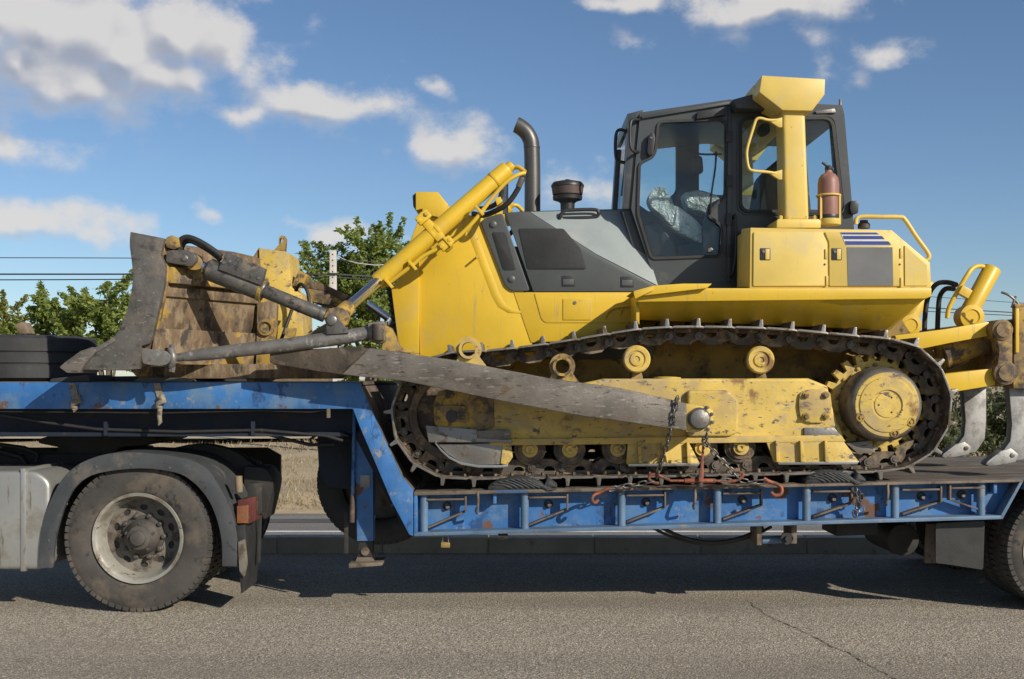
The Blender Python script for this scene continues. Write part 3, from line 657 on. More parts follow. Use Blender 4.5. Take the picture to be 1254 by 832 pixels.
# rear wheels, flaps, under-slung fittings
rw = P(1308, 660, .05); rw.z = .428
w1 = wheel(rw, trailer, .435); copy_tree(w1, None, trailer, mirror=TW/2)
rw2 = rw+Vector((1.25, 0, 0)); copy_tree(w1, (1.25, 0, 0), trailer)
mb = MB(); mb.cyl((rw.x, .2, .428), (rw.x, TW-.2, .428), .075, 16); build(mb, 'axle', 'chassis_black', trailer)
mb = MB(); mb.prism(rounded([(1146, 641), (1206, 638), (1204, 698), (1158, 691), (1146, 690)], 3), .10, .115); mf = build(mb, 'mud_flap', 'black_rubber', trailer)
mb = MB(); mb.prism([(1136, 642), (1157, 641), (1155, 655), (1147, 690), (1133, 690)], .3, .34); build(mb, 'flap_bracket', 'rusty_flange', mf, .004)
mb = MB(); mb.prism([(1024, 641), (1075, 639), (1075, 655), (1024, 657)], .5, .9, ref=.5); build(mb, 'tool_box', 'chassis_black', trailer, .008)
mb = MB(); mb.lathe([(.12, -.3), (.12, .3)], P(1090, 655, .9), (0, 1, 0), 20); build(mb, 'air_tank', 'chassis_black', trailer, .01)
def sag(a, b, d, n=9, bulge=0):
    a, b = Vector(a), Vector(b); return [a.lerp(b, i/n)+Vector((0, 0, -d*4*(i/n)*(1-i/n))) for i in range(n+1)]
mb = MB(); mb.tube(sag(P(810, 646, .3), P(935, 646, .3), .11, 14), .014)
build(mb, 'air_hose', 'black_rubber', trailer)
mb = MB(); mb.tube(sag(P(800, 647, .35), P(945, 645, .35), .125, 14), .011); build(mb, 'air_hose', 'black_rubber', trailer)
mb = MB(); mb.prism([(927, 641), (933, 641), (933, 668), (927, 668)], .1, .34); wb = build(mb, 'winch_bracket', 'rusty_flange', trailer, .004)
mb = MB(); mb.prism([(969, 640), (976, 640), (976, 666), (969, 666)], .1, .34); build(mb, 'winch_bracket', 'rusty_flange', trailer, .004)
mb = MB(); a, b = P(933, 662, .2), P(970, 660, .2); mb.cyl(a, b, .027, 20); build(mb, 'winch_drum', 'blue_pale', wb)
mb = MB(); a = P(958, 659, .08); mb.lathe([(.045, 0), (.045, .02), (.02, .02), (.02, .05)], P(963, 659, .12), (0, -1, 0), 8); build(mb, 'winch_ratchet', 'chassis_black', wb)
mb = MB(); mb.cyl(P(610, 657, .25), P(622, 657, .25), .02, 12); build(mb, 'reflector_stub', 'worn_steel', trailer)
mb = MB(); mb.tube([P(0, 508, .12), P(60, 518, .13), P(120, 526, .13), P(220, 529, .13), P(320, 527, .13), P(400, 534, .13), P(420, 540, .14)], .012); build(mb, 'cable', 'black_rubber', trailer)
mb = MB(); mb.tube([P(0, 504, .03), P(90, 505, .03), P(200, 506, .03), P(320, 503, .03), P(380, 505, .03), P(402, 502, .03)], .005, 6); build(mb, 'cable', 'black_rubber', trailer)
mb = MB(); mb.tube([P(382, 545, .3), P(380, 538, .3), P(388, 533, .3), P(398, 534, .3), P(410, 538, .3)], .010, 8); mb.tube([P(320, 530, .2), P(350, 538, .25), P(380, 545, .3), P(410, 544, .3)], .013, 8); build(mb, 'cable', 'black_rubber', trailer)
mb = MB(); mb.prism([(400, 500), (404, 500), (404, 512), (400, 512)], -.006, .02); build(mb, 'tab', 'rusty_flange', trailer, .002)
for x in (130, 310):
    mb = MB(); p = P(x, 525, .13); mb.box(p, (.025, .03, .1)); build(mb, 'cable_clip', 'trailer_blue_shaded', trailer)
# padlock, straps: things tied on
pl = P(546, 667, .06)
pk = thing('padlock', pl, 'small brass padlock hanging under the trailer side beam', 'padlock')
mb = MB(); mb.prism([(540, 664), (551, 665), (551, 671), (540, 671)], .045, .075); build(mb, 'lock_body', 'brass', pk, .004)
mb = MB(); mb.tube([P(542, 665, .06), P(542, 659, .06), P(544, 656, .06), P(548, 656, .06), P(549, 659, .06), P(549, 665, .06)], .004, 8); build(mb, 'shackle', 'worn_steel', pk)
random.seed(5)
for x, yl, lab in ((91, 505, 'short frayed strap knotted over the blue edge beside the flat tyre'), (195, 521, 'long frayed strap end knotted over the blue edge below the blade tip')):
    st = thing('lashing_strap', P(x, 490, -.02), lab, 'strap', 'straps knotted on the gooseneck edge')
    mb = MB(); mb.loft([[P(x-7+k*2.2, 469.5+k*9, yy)+Vector((0, 0, .012 if yy > 0 else 0)) for yy in (-.012, .0)] + [P(x+1+k*2.2, 469.5+k*9, yy)+Vector((0, 0, .012 if yy > 0 else 0)) for yy in (.0, -.012)] for k in (0, 1, 2)]); build(mb, 'band', 'strap_cloth', st)
    mb = MB(); pts = [P(x-1, 488, -.02), P(x+4, 486, -.035), P(x+5, 491, -.04), P(x-1, 494, -.035), P(x-2, 498, -.02), P(x+3, 500, -.025)]
    mb.tube(pts, [.012, .022, .026, .02, .022, .014], 8); build(mb, 'knot', 'strap_cloth', st, smooth=60)
    mb = MB(); mb.tube([P(x+1, 498, -.02), P(x, (498+yl)/2, -.018), P(x+1, yl-4, -.015), P(x-1, yl, -.015)], [.018, .018, .016, .005], 8); build(mb, 'tail', 'strap_cloth', st, smooth=60)
# ================================================================== BULLDOZER
YC = TW/2
dozer = thing('bulldozer', (P(820, 590, 0).x, YC, deckz(1.1)), 'yellow tracked bulldozer with grey cab, worn steel blade and rear ripper', 'bulldozer')
def part(name, m, pts, Y0, Y1, parent=None, bevel=.006, ref=None, rnd=0, seg=2):
    mb = MB(); mb.prism(rounded(pts, rnd) if rnd else pts, Y0, Y1, ref)
    return build(mb, name, m, parent or dozer, bevel, seg)
def pipe(name, m, pts, r, parent=None, n=10, sub=4):
    pts = [Vector(p) for p in pts]
    if sub and len(pts) > 2:                                   # Catmull-Rom through the points
        q = [pts[0]]+pts+[pts[-1]]; out = []
        for i in range(1, len(q)-2):
            for k in range(sub):
                t = k/sub; a, b, c, d = q[i-1], q[i], q[i+1], q[i+2]
                out.append(.5*((2*b)+(c-a)*t+(2*a-5*b+4*c-d)*t*t+(3*b-a-3*c+d)*t**3))
        pts = out+[q[-2]]
    mb = MB(); mb.tube(pts, r, n); return build(mb, name, m, parent or dozer, 0, smooth=60)
def disc(name, m, p, prof, parent=None, n=28, bevel=0, axis=(0, -1, 0), smooth=38):
    mb = MB(); mb.lathe(prof, p, axis, n); return build(mb, name, m, parent or dozer, bevel, smooth=smooth)

# ---------------------------------------------------------------- hull, radiator guard and hood
hull = part('hull', 'grime_yellow', [(520, 410), (640, 380), (780, 366), (1090, 368), (1110, 400), (1130, 430), (1120, 500), (1080, 520), (560, 520), (520, 470)], .74, 2*YC-.74, ref=.74)
YS = .63
guard_ = part('radiator_guard', 'hood_yellow', [(511, 300), (545, 268), (588, 262), (640, 345), (655, 440), (514, 440)], YS, 2*YC-YS, bevel=.012)
part('guard_front', 'hood_yellow', [(479, 352), (513, 318), (513, 440), (488, 424)], YS-.03, 2*YC-YS+.03, guard_, .006)
part('grille', 'mesh_dark', [(474, 350), (479, 348), (489, 424), (484, 424)], YS+.04, 2*YC-YS-.04, guard_, .003)
for k in range(9):
    x, y = 475.2+k*1.13, 357+k*7.4
    part('grille_bar', 'black_plastic', [(x-2, y), (x+3, y), (x+3, y+3), (x-2, y+3)], YS+.02, 2*YC-YS-.02, guard_, .001)
# the raised rib that sweeps round the grey panel
mb = MB(); rib = [(573, 280), (590, 325), (604, 362), (612, 376), (624, 383), (636, 384)]
mb.loft([[P(x-4, y+1, YS+.004), P(x, y, YS-.005), P(x+5, y-2, YS-.005), P(x+9, y-4, YS+.004)] for x, y in rib]); build(mb, 'guard_rib', 'hood_yellow', guard_, smooth=60)
pipe('guard_pin', 'hood_yellow', [P(584, 315, YS), P(584, 315, YS-.085)], .008, guard_, 8, 0)
# sloping shroud beside the lift-cylinder yoke and headlamp boxes on top
part('guard_shoulder', 'hood_yellow', [(484, 350), (500, 300), (515, 262), (548, 252), (575, 262), (575, 300), (513, 325)], YS+.10, 2*YC-YS-.10, guard_, .012)
hb = part('headlamp_box', 'hood_yellow', [(509, 235), (536, 235), (549, 251), (545, 268), (517, 262), (517, 256), (509, 258)], YS+.06, YS+.30, guard_, .008)
part('headlamp', 'black_plastic', [(505, 240), (509.5, 236), (509.5, 257), (506, 253)], YS+.08, YS+.28, guard_, .003)
hb2 = copy_tree(hb, (0, .80, 0), guard_)
part('headlamp', 'black_plastic', [(505, 240), (509.5, 236), (509.5, 257), (506, 253)], YS+.88, YS+1.08, guard_, .003, ref=YS+.08)
# grey front side panel
gp = [(588.5, 271), (597, 266), (615.5, 261), (649, 356.5), (627, 356.5), (619, 350)]
gpan = part('front_side_panel', 'hood_grey', gp, YS-.022, YS+.03, bevel=.005, rnd=4)
part('panel_grille', 'mesh_dark', [(602, 284.5), (619, 284.5), (632, 331), (616, 331)], YS-.026, YS-.01, gpan, .001, rnd=3)
for x, y in ((604, 275), (626.6, 342)): disc('panel_bolt', 'hood_grey', P(x, y, YS-.022), [(.026, 0), (.026, .008), (.016, .014), (.0, .014)], gpan, 16)
# yellow lower hood side, with seam gap and small door
low = part('hood_side', 'hood_yellow', [(629, 358), (805, 358), (805, 412), (650, 420)], YS-.006, YS+.06, bevel=.006)
part('hood_core', 'black_plastic', [(605, 300), (690, 306), (730, 330), (800, 362), (800, 440), (590, 440)], YS+.05, 2*YC-YS-.05, ref=YS+.05)
part('access_door', 'hood_yellow', [(654, 359), (803, 359), (790, 395.5), (668, 395.5), (663, 391)], YS-.012, YS, low, .003, rnd=3)
sd = part('filler_flap', 'hood_yellow', [(689.5, 366), (724, 366), (724, 392), (689.5, 392)], YS-.018, YS-.008, low, .002)
disc('latch', 'worn_steel', P(704, 371, YS-.018), [(.014, 0), (.012, .006)], low, 12)
# grey hood sides and sloped shoulder, coloured paler for the light it takes
hd = part('hood_side_grey', 'hood_grey', [(619.5, 261.5), (648, 259.8), (690, 286), (730, 312), (805, 351), (805, 357.2), (653, 357.2)], YS-.012, YS+.04, bevel=.005)
part('hood_grille', 'mesh_dark', [(634.7, 280), (690, 280), (711, 304.7), (718, 330), (646, 330)], YS-.017, YS+.0, hd, .001, rnd=3)
for x, y in ((688, 338), (760, 339)):
    lt = part('hood_latch', 'black_plastic', [(x, y), (x+16, y), (x+16, y+13), (x, y+13)], YS-.016, YS, hd, .002)
    part('latch_plate', 'hood_grey', [(x+1.5, y+4), (x+14.5, y+4), (x+14.5, y+11), (x+1.5, y+11)], YS-.020, YS-.01, hd, .002)
mb = MB(); Ya = YS+.26
a, b, c, d, e = P(648, 259, Ya), P(776, 256, Ya), P(806, 350, YS-.008), P(730, 311, YS-.008), P(690, 285.5, YS-.008)
for q in ((a, b, c, d, e),):
    off = Vector((0, .02, -.02)); mb.loft([[p for p in q], [p+off for p in q]])
build(mb, 'hood_shoulder', 'hood_grey_lit', dozer, .002)
q = [P(618, 261, Ya), P(648, 259, Ya), P(776, 256, Ya)]
mb = MB(); mb.loft([[(p.x, y, p.z+dz) for p in q] for y, dz in ((Ya-.01, 0), (YC, .02), (2*YC-Ya+.01, 0))], closed=False, cap=False)
bmesh.ops.solidify(mb.bm, geom=list(mb.bm.faces), thickness=.02); build(mb, 'hood_top', 'hood_grey_lit', dozer, 0)
mb = MB(); mb.loft([[Vector((p.x, 2*YC-p.y, p.z)) for p in (a, b, c, d, e)], [Vector((p.x, 2*YC-p.y-.02, p.z-.02)) for p in (a, b, c, d, e)]]); build(mb, 'hood_shoulder', 'hood_grey_lit', dozer, .002)
mb = MB(); a2 = [P(619, 261, YS+.0), P(648, 259.5, YS), P(648, 259, Ya), P(619, 261, Ya)]; mb.loft([a2, [p+Vector((0, 0, -.02)) for p in a2]]); build(mb, 'hood_top_front', 'hood_grey', dozer, .002)
# exhaust, pre-cleaner, hood handle, breather pipe
Ye = YC-.12
ex = pipe('exhaust_pipe', 'exhaust_steel', [P(652, 262, Ye), P(652, 220, Ye), P(651.2, 182, Ye), P(649, 170, Ye), P(643.5, 161, Ye), P(636, 155, Ye), P(632, 153, Ye)], .064, None, 24, 3)
disc('exhaust_joint', 'exhaust_steel', P(651.3, 181, Ye), [(.066, -.006), (.067, 0), (.066, .006)], ex, 24, 0, (0, 0, 1))
Yp = YC-.25
p = P(695, 258, Yp); s = (D0+Yp)/F
pc = disc('precleaner', 'black_plastic', p, [(.055, 0), (.058, 9*s), (.075, 11*s), (.115, 13*s), (.118, 17*s), (.110, 18*s), (.116, 19*s)], None, 32, 0, (0, 0, 1))
disc('precleaner_bowl', 'rust_red', p, [(.118, 19*s), (.126, 28*s), (.122, 29*s)], pc, 32, 0, (0, 0, 1))
disc('precleaner_lid', 'black_plastic', p, [(.130, 28.5*s), (.130, 31*s), (.115, 34*s), (.06, 36*s), (.02, 36.5*s), (.018, 38*s), (.0, 38*s)], pc, 32, 0, (0, 0, 1))
pipe('hood_handle', 'black_plastic', [P(688, 265, Ya-.03), P(685, 268, Ya-.05), P(690, 259, Ya-.06), P(700, 257.5, Ya-.06), P(728, 257, Ya-.06), P(733, 261, Ya-.06), P(729, 266, Ya-.05), P(710, 267, Ya-.05), P(690, 267.5, Ya-.04)], .014)
pipe('breather_pipe', 'aluminium', [P(619, 262, 1.35), P(619, 214, 1.35)], .024, None, 12, 0)

# ---------------------------------------------------------------- fender, step and fuel tank
YF = .10
fen = part('fender', 'hood_yellow', [(781, 357), (800, 353), (1141, 353), (1141, 363), (1134, 366), (781, 370)], YF, .62, bevel=.008)
mb = MB(); mb.loft([[P(782, 368, YF+.01), P(782, 368, .60), P(782, 392, .60), P(782, 392, .34)], [P(1030, 366, YF+.01), P(1030, 366, .60), P(1030, 405, .60), P(1030, 402, .34)], [P(1134, 365, YF+.01), P(1134, 365, .60), P(1090, 404, .60), P(1086, 404, .36)]])
build(mb, 'fender_apron', 'hood_yellow', fen, .006)
for x, y in ((1012, 372), (1082, 374)): pipe('apron_hook', 'dirty_yellow', [P(x, y, YF+.10), P(x+4, y+8, YF+.14), P(x+1, y+14, YF+.16), P(x-5, y+14, YF+.16)], .005, fen, 6)
stp = part('step_plate', 'hood_yellow', [(775, 357), (800, 350), (836, 347.5), (872, 347.5), (866, 353), (790, 362)], YF-.05, .55, bevel=.004)
part('step_edge', 'hood_yellow', [(776, 358), (800, 351.5), (800, 356), (778, 366)], YF-.07, YF-.045, stp, .002)
part('fender_wall', 'hood_yellow', [(779, 365), (783, 365), (783, 398), (779, 392)], YF+.1, .72, fen, .003)
pipe('grab_bar', 'hood_yellow', [P(741, 395, .64), P(744, 383, .6), P(754, 377, .6), P(778, 374, .6)], .01)
pipe('grab_bar', 'hood_yellow', [P(757, 395, .64), P(760, 385, .62), P(762, 377, .6)], .008)
YT = .13
tank_ = MB(); tl = [(919, 279), (1092, 282), (1139, 322), (1140.5, 353), (918, 353)]
tank_.prism(tl, YT, .60, ref=YT)
ft = build(tank_, 'side_tank', 'tank_yellow', dozer, .005, 2)
mb = MB(); mb.loft([[P(908, 281, .34), P(908, 281, .60), P(903, 352, .60), P(903, 352, .34)], [P(919.5, 279.5, YT+.012), P(919.5, 279.5, .60), P(918.5, 352, .60), P(918.5, 352, YT+.012)]]); build(mb, 'tank_front', 'tank_yellow', ft, .008)
d1 = part('tank_door', 'tank_yellow', [(923, 284), (1007, 284), (1013.5, 298), (1014, 350.5), (922.5, 350.5)], YT-.012, YT+.005, ft, .004, rnd=2)
d2 = part('tank_door', 'tank_yellow', [(1010, 284), (1087, 284.5), (1103, 297), (1104.5, 350.5), (1016, 350.5), (1015.5, 297)], YT-.012, YT+.005, ft, .004, rnd=2)
part('tank_rear_panel', 'tank_yellow', [(1108, 301), (1135, 325), (1136.5, 350), (1108.5, 350)], YT-.008, YT+.005, ft, 0)
for x in (930.5, 1018):
    part('latch_recess', 'black_plastic', [(x, 304), (x+13, 304), (x+13, 319), (x, 319)], YT-.014, YT-.008, ft, .001, rnd=1.5)
    part('latch_plate', 'tank_yellow', [(x+7, 305), (x+12, 305), (x+12, 318), (x+7, 318)], YT-.020, YT-.010, ft, .002)
    disc('latch_lock', 'worn_steel', P(x+4.5, 308.5, YT-.014), [(.011, 0), (.010, .006)], ft, 12)
for x, y in ((1012, 305), (1013, 338), (1104, 304), (1104.5, 340)): part('hinge', 'tank_yellow', [(x-1.5, y), (x+1.5, y), (x+1.5, y+12), (x-1.5, y+12)], YT-.020, YT-.01, ft, .002)
for x, y in ((1010, 324), (1102, 324)): disc('door_bolt', 'rust_red', P(x, y, YT-.012), [(.008, 0), (.006, .005)], ft, 8)
part('sticker', 'sticker_grey', [(1037, 303), (1093, 303), (1094, 350), (1038.5, 350)], YT-.0145, YT-.013, ft, 0)
part('sticker', 'stripe_white', [(1029, 284.6), (1074, 285), (1091, 301), (1036, 301)], YT-.0145, YT-.013, ft, 0)
for a, b, y0, y1 in ((1029.6, 1073, 284.8, 287.2), (1032, 1080, 289, 293), (1034.6, 1088, 295.5, 300)):
    part('stripe', 'stripe_blue', [(a, y0), (b, y0+.2), (b+3.5, y1), (a+1.6, y1)], YT-.0165, YT-.015, ft, 0)
pipe('hand_rail', 'tank_yellow', [P(1048, 275, .35), P(1049, 268, .35), P(1056, 265.5, .35), P(1080, 265.8, .34), P(1101, 266, .34), P(1108, 269, .34), P(1122, 290, .34), P(1137, 311, .34), P(1136, 318, .34), P(1131, 320, .34)], .016)
disc('filler_cap', 'hub_rust', P(1058, 280, .42), [(.045, 0), (.045, .03), (.03, .045), (.03, .06), (0, .062)], None, 14, 0, (0, 0, 1))
# ---------------------------------------------------------------- cab
YB = .675; YB2 = 2*YC-YB
out_ = [(784, 138), (893, 122), (1031, 129), (1034, 140), (1046, 280), (1040, 356), (806, 356), (773, 256), (779, 190)]
doorglass = [(808, 150.5), (883, 147.6), (888.5, 152), (887, 238.5), (867, 260), (868, 267), (883, 277.4), (881, 312), (799, 315), (783, 261.5), (785, 201), (802, 192), (805, 183.6)]
rearglass = [(909, 147), (1018, 146), (1030, 257), (909, 257)]
mb = MB(); mb.plate(out_, [rounded(doorglass, 5), rounded(rearglass, 10)], YB, YB+.045)
cab = build(mb, 'cab', 'cab_grey', dozer, 0)
def frame_(name, pts, m, w, parent, Y0, Y1, rnd):
    o = rounded(pts, rnd); cx = sum(p[0] for p in pts)/len(pts); cy = sum(p[1] for p in pts)/len(pts)
    n = len(o); big = []
    area = sum(o[i][0]*o[(i+1) % n][1]-o[(i+1) % n][0]*o[i][1] for i in range(n))
    sg = 1 if area > 0 else -1
    for i in range(n):
        a, b, c = Vector(o[i-1]), Vector(o[i]), Vector(o[(i+1) % n]); t = (c-a).normalized(); nn = Vector((t.y, -t.x))*sg
        big.append(tuple(b+nn*w))
    mb = MB(); mb.plate(big, [o], Y0, Y1); return build(mb, name, m, parent, 0)
frame_('door_seal', doorglass, 'black_rubber', 3.2, cab, YB-.014, YB-.001, 5)
frame_('window_seal', rearglass, 'black_rubber', 4.0, cab, YB-.018, YB-.001, 10)
frame_('window_trim', [(904.5, 143), (1022, 142), (1035, 261.5), (904.5, 261.5)], 'cab_grey', 1.6, cab, YB-.012, YB-.001, 12)
mb = MB(); mb.prism(rounded(doorglass, 5), YB+.012, YB+.016, ref=YB); build(mb, 'door_glass', 'cab_glass', cab)
mb = MB(); mb.prism(rounded(rearglass, 10), YB+.012, YB+.016, ref=YB); build(mb, 'rear_side_glass', 'cab_glass', cab)
# far side
mb = MB(); q = [xz(x, y, YB) for x, y in out_]
h1 = [xz(x, y, YB2) for x, y in rounded([(776, 168), (827, 168), (827, 236), (796, 262), (772, 245)], 6)]
h2 = [xz(x, y, YB2) for x, y in rounded([(855, 168), (960, 168), (966, 240), (855, 240)], 6)]
mb.plate(q, [h1, h2], YB2-.045, YB2, world=True); build(mb, 'far_side', 'cab_grey', cab, 0)
for nm, h in (('far_door_glass', h1), ('far_side_glass', h2)):
    mb = MB(); mb.prismw(h, YB2-.03, YB2-.026); build(mb, nm, 'cab_glass', cab)
# roof
mb = MB(); rt = [(783, 139), (893, 122), (1030, 128.5), (1034, 136), (1034, 143), (893, 138), (786, 150)]
mb.plate([xz(x, y, YB) for x, y in rt], [], YB+.047, YB2-.047, world=True); build(mb, 'roof', 'cab_grey', cab, 0)
part('roof_gutter', 'cab_grey', [(786, 141.5), (893, 124.5), (893, 128), (786, 145.5)], YB-.022, YB-.001, cab, .003)
part('roof_trim', 'worn_steel', [(998, 136), (1022, 133), (1024, 138), (1000, 139.5)], YB-.02, YB-.001, cab, .003)
part('rain_visor', 'black_plastic', [(854, 137), (888, 131), (889, 141), (853, 146)], YB-.035, YB-.001, cab, .004)
# front with windscreen, back wall, floor
a, b = P(765, 256, YB+.12), P(772, 152, YB+.12)
mb = MB(); mb.loft([[Vector((p.x+o, y, p.z)) for p, o, y in ((a, 0, YB+.14), (a, 0, YB2-.14), (b, 0, YB2-.14), (b, 0, YB+.14))], [Vector((p.x+.012, y, p.z)) for p, y in ((a, YB+.14), (a, YB2-.14), (b, YB2-.14), (b, YB+.14))]])
build(mb, 'windscreen', 'cab_glass', cab)
mb = MB(); q = [xz(x, y, YB+.02) for x, y in ((763, 256), (775, 256), (783, 148), (770, 150))]
mb.prismw(q, YB+.02, YB+.15); build(mb, 'front_corner_post', 'cab_grey', cab, .004)
mb = MB(); mb.prismw(q, YB2-.15, YB2-.02); build(mb, 'front_corner_post', 'cab_grey', cab, .004)
part('visor', 'cab_grey', [(768, 139.5), (788, 134.5), (790, 142), (770, 150)], YB+.10, YB2-.10, cab, .006)
part('cab_front_wall', 'cab_grey', [(761, 256), (776, 256), (806, 356), (790, 356)], YB+.05, YB2-.05, cab, .004)
part('cab_floor', 'black_plastic', [(795, 322), (1040, 322), (1040, 330), (800, 330)], YB+.05, YB2-.05, cab, 0)
mb = MB(); zt, zl = P(0, 143, YB).z, P(0, 330, YB).z
r0, r1 = P(1040, 262, YB), P(1031, 143, YB)
mb.loft([[(r0.x-.02, YB+.047, r0.z), (r0.x-.02, YB+.18, r0.z), (r0.x-.05, YB+.18, r0.z), (r0.x-.05, YB+.047, r0.z)], [(r1.x-.02, YB+.047, r1.z), (r1.x-.02, YB+.18, r1.z), (r1.x-.05, YB+.18, r1.z), (r1.x-.05, YB+.047, r1.z)]])
build(mb, 'rear_post', 'cab_grey', cab, 0)
mb = MB(); rp = P(1040, 262, YB); mb.box((rp.x-.02, YC, (rp.z+zl)/2), (.03, YB2-YB-.1, rp.z-zl)); build(mb, 'rear_wall', 'cab_grey', cab, 0)
# door hardware
part('door_hinge_rail', 'cab_grey', [(892, 131), (895.5, 131), (895.5, 345), (891, 345), (890.5, 250)], YB-.02, YB-.001, cab, .003)
for y in (160, 215, 262, 300): part('hinge', 'black_plastic', [(889.5, y), (897, y), (897, y+14), (889.5, y+14)], YB-.032, YB-.018, cab, .003)
part('door_handle', 'black_plastic', [(794, 168), (797, 163), (801, 163), (802.5, 170), (800, 189), (795, 191), (792.5, 186)], YB-.05, YB-.004, cab, .006)
disc('door_lock', 'worn_steel', P(797.5, 169, YB-.05), [(.010, 0), (.008, .006)], cab, 10)
pipe('grab_handle', 'black_plastic', [P(783, 147, YB-.0), P(775, 147, YB-.06), P(772, 152, YB-.08), P(771.5, 168, YB-.08), P(772.5, 181, YB-.08), P(777, 186, YB-.06), P(782, 186, YB)], .012, cab)
pipe('grab_handle', 'black_plastic', [P(768, 162, YB+.2), P(760, 159, YB+.2), P(755, 163, YB+.2), P(753.5, 178, YB+.2), P(755, 195, YB+.2), P(762, 199, YB+.2), P(768, 199, YB+.2)], .013, cab)
pipe('grab_handle', 'black_plastic', [P(897, 268, YB), P(900, 264, YB-.05), P(901, 272, YB-.06), P(901, 310, YB-.06), P(897, 335, YB-.05), P(893, 340, YB)], .011, cab)
pipe('wiper_arm', 'black_plastic', [P(761, 240, YB+.35), P(765, 205, YB+.4), P(768, 160, YB+.45)], .008, cab, 6)
pipe('wiper_arm', 'black_plastic', [P(870, 262, YB-.02), P(871, 240, YB-.03), P(876, 205, YB-.02), P(877, 186, YB-.015)], .007, cab, 6)
part('corner_lamp', 'black_plastic', [(1042, 246), (1050, 246), (1052, 249), (1051, 261), (1043, 262), (1041, 255)], YB-.05, YB+.05, cab, .005)
pipe('aerial_stub', 'worn_steel', [P(1029, 131, YB+.1), P(1029, 122, YB+.1)], .012, cab, 8, 0)
part('side_reflector', 'worn_steel', [(867, 305), (871, 303), (874, 306), (872, 309), (867, 309)], YB-.008, YB-.001, cab, .002)
# inside the cab
YI = YB+.35
def blob(name, m, pts, Y0, Y1, bev=.04, ref=None):
    mb = MB(); mb.prism(rounded(pts, 6), Y0, Y1, ref); return build(mb, name, m, cab, bev, 4, smooth=60)
blob('seat_back', 'seat_dark', [(938, 210), (958, 190), (975, 215), (972, 300), (930, 312), (926, 280)], YI+.05, YI+.5)
blob('seat_cushion', 'seat_dark', [(850, 272), (940, 268), (948, 300), (856, 312)], YI+.05, YI+.5)
blob('wrapped_armrest', 'plastic_film', [(793, 242), (801, 230), (813, 228), (824, 246), (831, 268), (824, 279), (808, 262), (797, 254)], YI-.14, YI+.02, .03)
blob('wrapped_console', 'plastic_film', [(812, 262), (828, 250), (852, 268), (872, 292), (862, 300), (836, 288), (820, 278)], YI-.10, YI+.12, .03)
blob('wrapped_armrest', 'plastic_film', [(836, 236), (858, 232), (882, 240), (884, 262), (862, 262), (842, 256)], YI+.3, YI+.5, .03)
blob('dashboard', 'black_plastic', [(786, 276), (806, 270), (828, 300), (830, 320), (800, 320)], YI-.05, YI+.8, .02)
part('side_console', 'black_plastic', [(868, 250), (888, 240), (888, 312), (862, 312), (860, 280)], YB+.06, YB+.12, cab, .01)
blob('pedal_box', 'seat_dark', [(830, 300), (868, 296), (870, 322), (830, 322)], YI-.1, YI+.4, .02)
pipe('lever', 'black_plastic', [P(838, 300, YI), P(832, 278, YI), P(828, 262, YI)], .01, cab, 8)
blob('rear_mirror', 'black_plastic', [(848, 192), (860, 190), (862, 212), (850, 214)], YI+.6, YI+.66, .01)
blob('work_lamp', 'guard_plastic', [(931, 152), (942, 150), (944, 163), (934, 166), (929, 160)], YB+.03, YB+.12, .008)
pipe('mirror_arm', 'black_plastic', [P(842, 184, YI+.6), P(858, 189, YI+.6), P(884, 189, YI+.6)], .009, cab, 8)
# ---------------------------------------------------------------- roll-over frame
YR = .26
rp_ = part('rops_post', 'tank_yellow', [(958.5, 134), (986, 134), (991, 270), (961, 270)], YR+.01, YR+.24, bevel=.025, seg=3, ref=YR+.01)
part('rops_base', 'tank_yellow', [(952, 269), (1001, 269), (1004, 271), (1004, 280), (950, 280), (950, 271)], YR-.03, YR+.28, rp_, .008, ref=YR)
for x in (956, 966, 987, 998): disc('base_bolt', 'tank_yellow', P(x, 268.5, YR+.02), [(.014, -.01), (.014, .02), (.008, .026)], rp_, 6, 0, (0, 0, 1))
part('rops_head', 'tank_yellow', [(933, 92.5), (1010.5, 97), (1010, 116), (994.5, 136), (958.5, 135), (930, 113)], YR-.03, YR+.20, bevel=.008, ref=YR-.03)
mb = MB(); q = [xz(x, y, YR) for x, y in ((930, 95), (1010, 98), (1010, 117), (985, 131), (960, 131), (931, 112))]; mb.prismw(q, YR+.20, 2*YC-YR-.20); build(mb, 'rops_beam', 'tank_yellow', dozer, .012)
copy_tree(rp_, None, dozer, mirror=YC)
mb = MB(); q = [xz(x, y, YR-.03) for x, y in ((933, 92.5), (1010.5, 97), (1010, 116), (994.5, 136), (958.5, 135), (930, 113))]; mb.prismw(q, 2*YC-YR-.20, 2*YC-YR+.03); build(mb, 'rops_head', 'tank_yellow', dozer, .008)
part('rops_bracket', 'cab_grey', [(897, 122), (930, 113), (940, 124), (940, 133), (902, 133)], YR+.26, YR+.42, bevel=.01, ref=YR+.26)
brk = pipe('mirror_guard', 'tank_yellow', [P(957, 147, YR-.005), P(942, 147.5, YR-.02), P(931, 145, YR-.03), P(926, 147, YR-.03), P(923, 155, YR-.03), P(915.5, 180, YR-.03), P(914.5, 192, YR-.03), P(917, 206, YR-.03), P(923, 209.5, YR-.03), P(940, 211, YR-.02), P(957, 214, YR-.005)], .011)
for y in (150, 214): part('guard_gusset', 'tank_yellow', [(942, y-2), (958, y-6), (958, y+6), (954, y+6)], YR-.02, YR+.012, brk, .002)
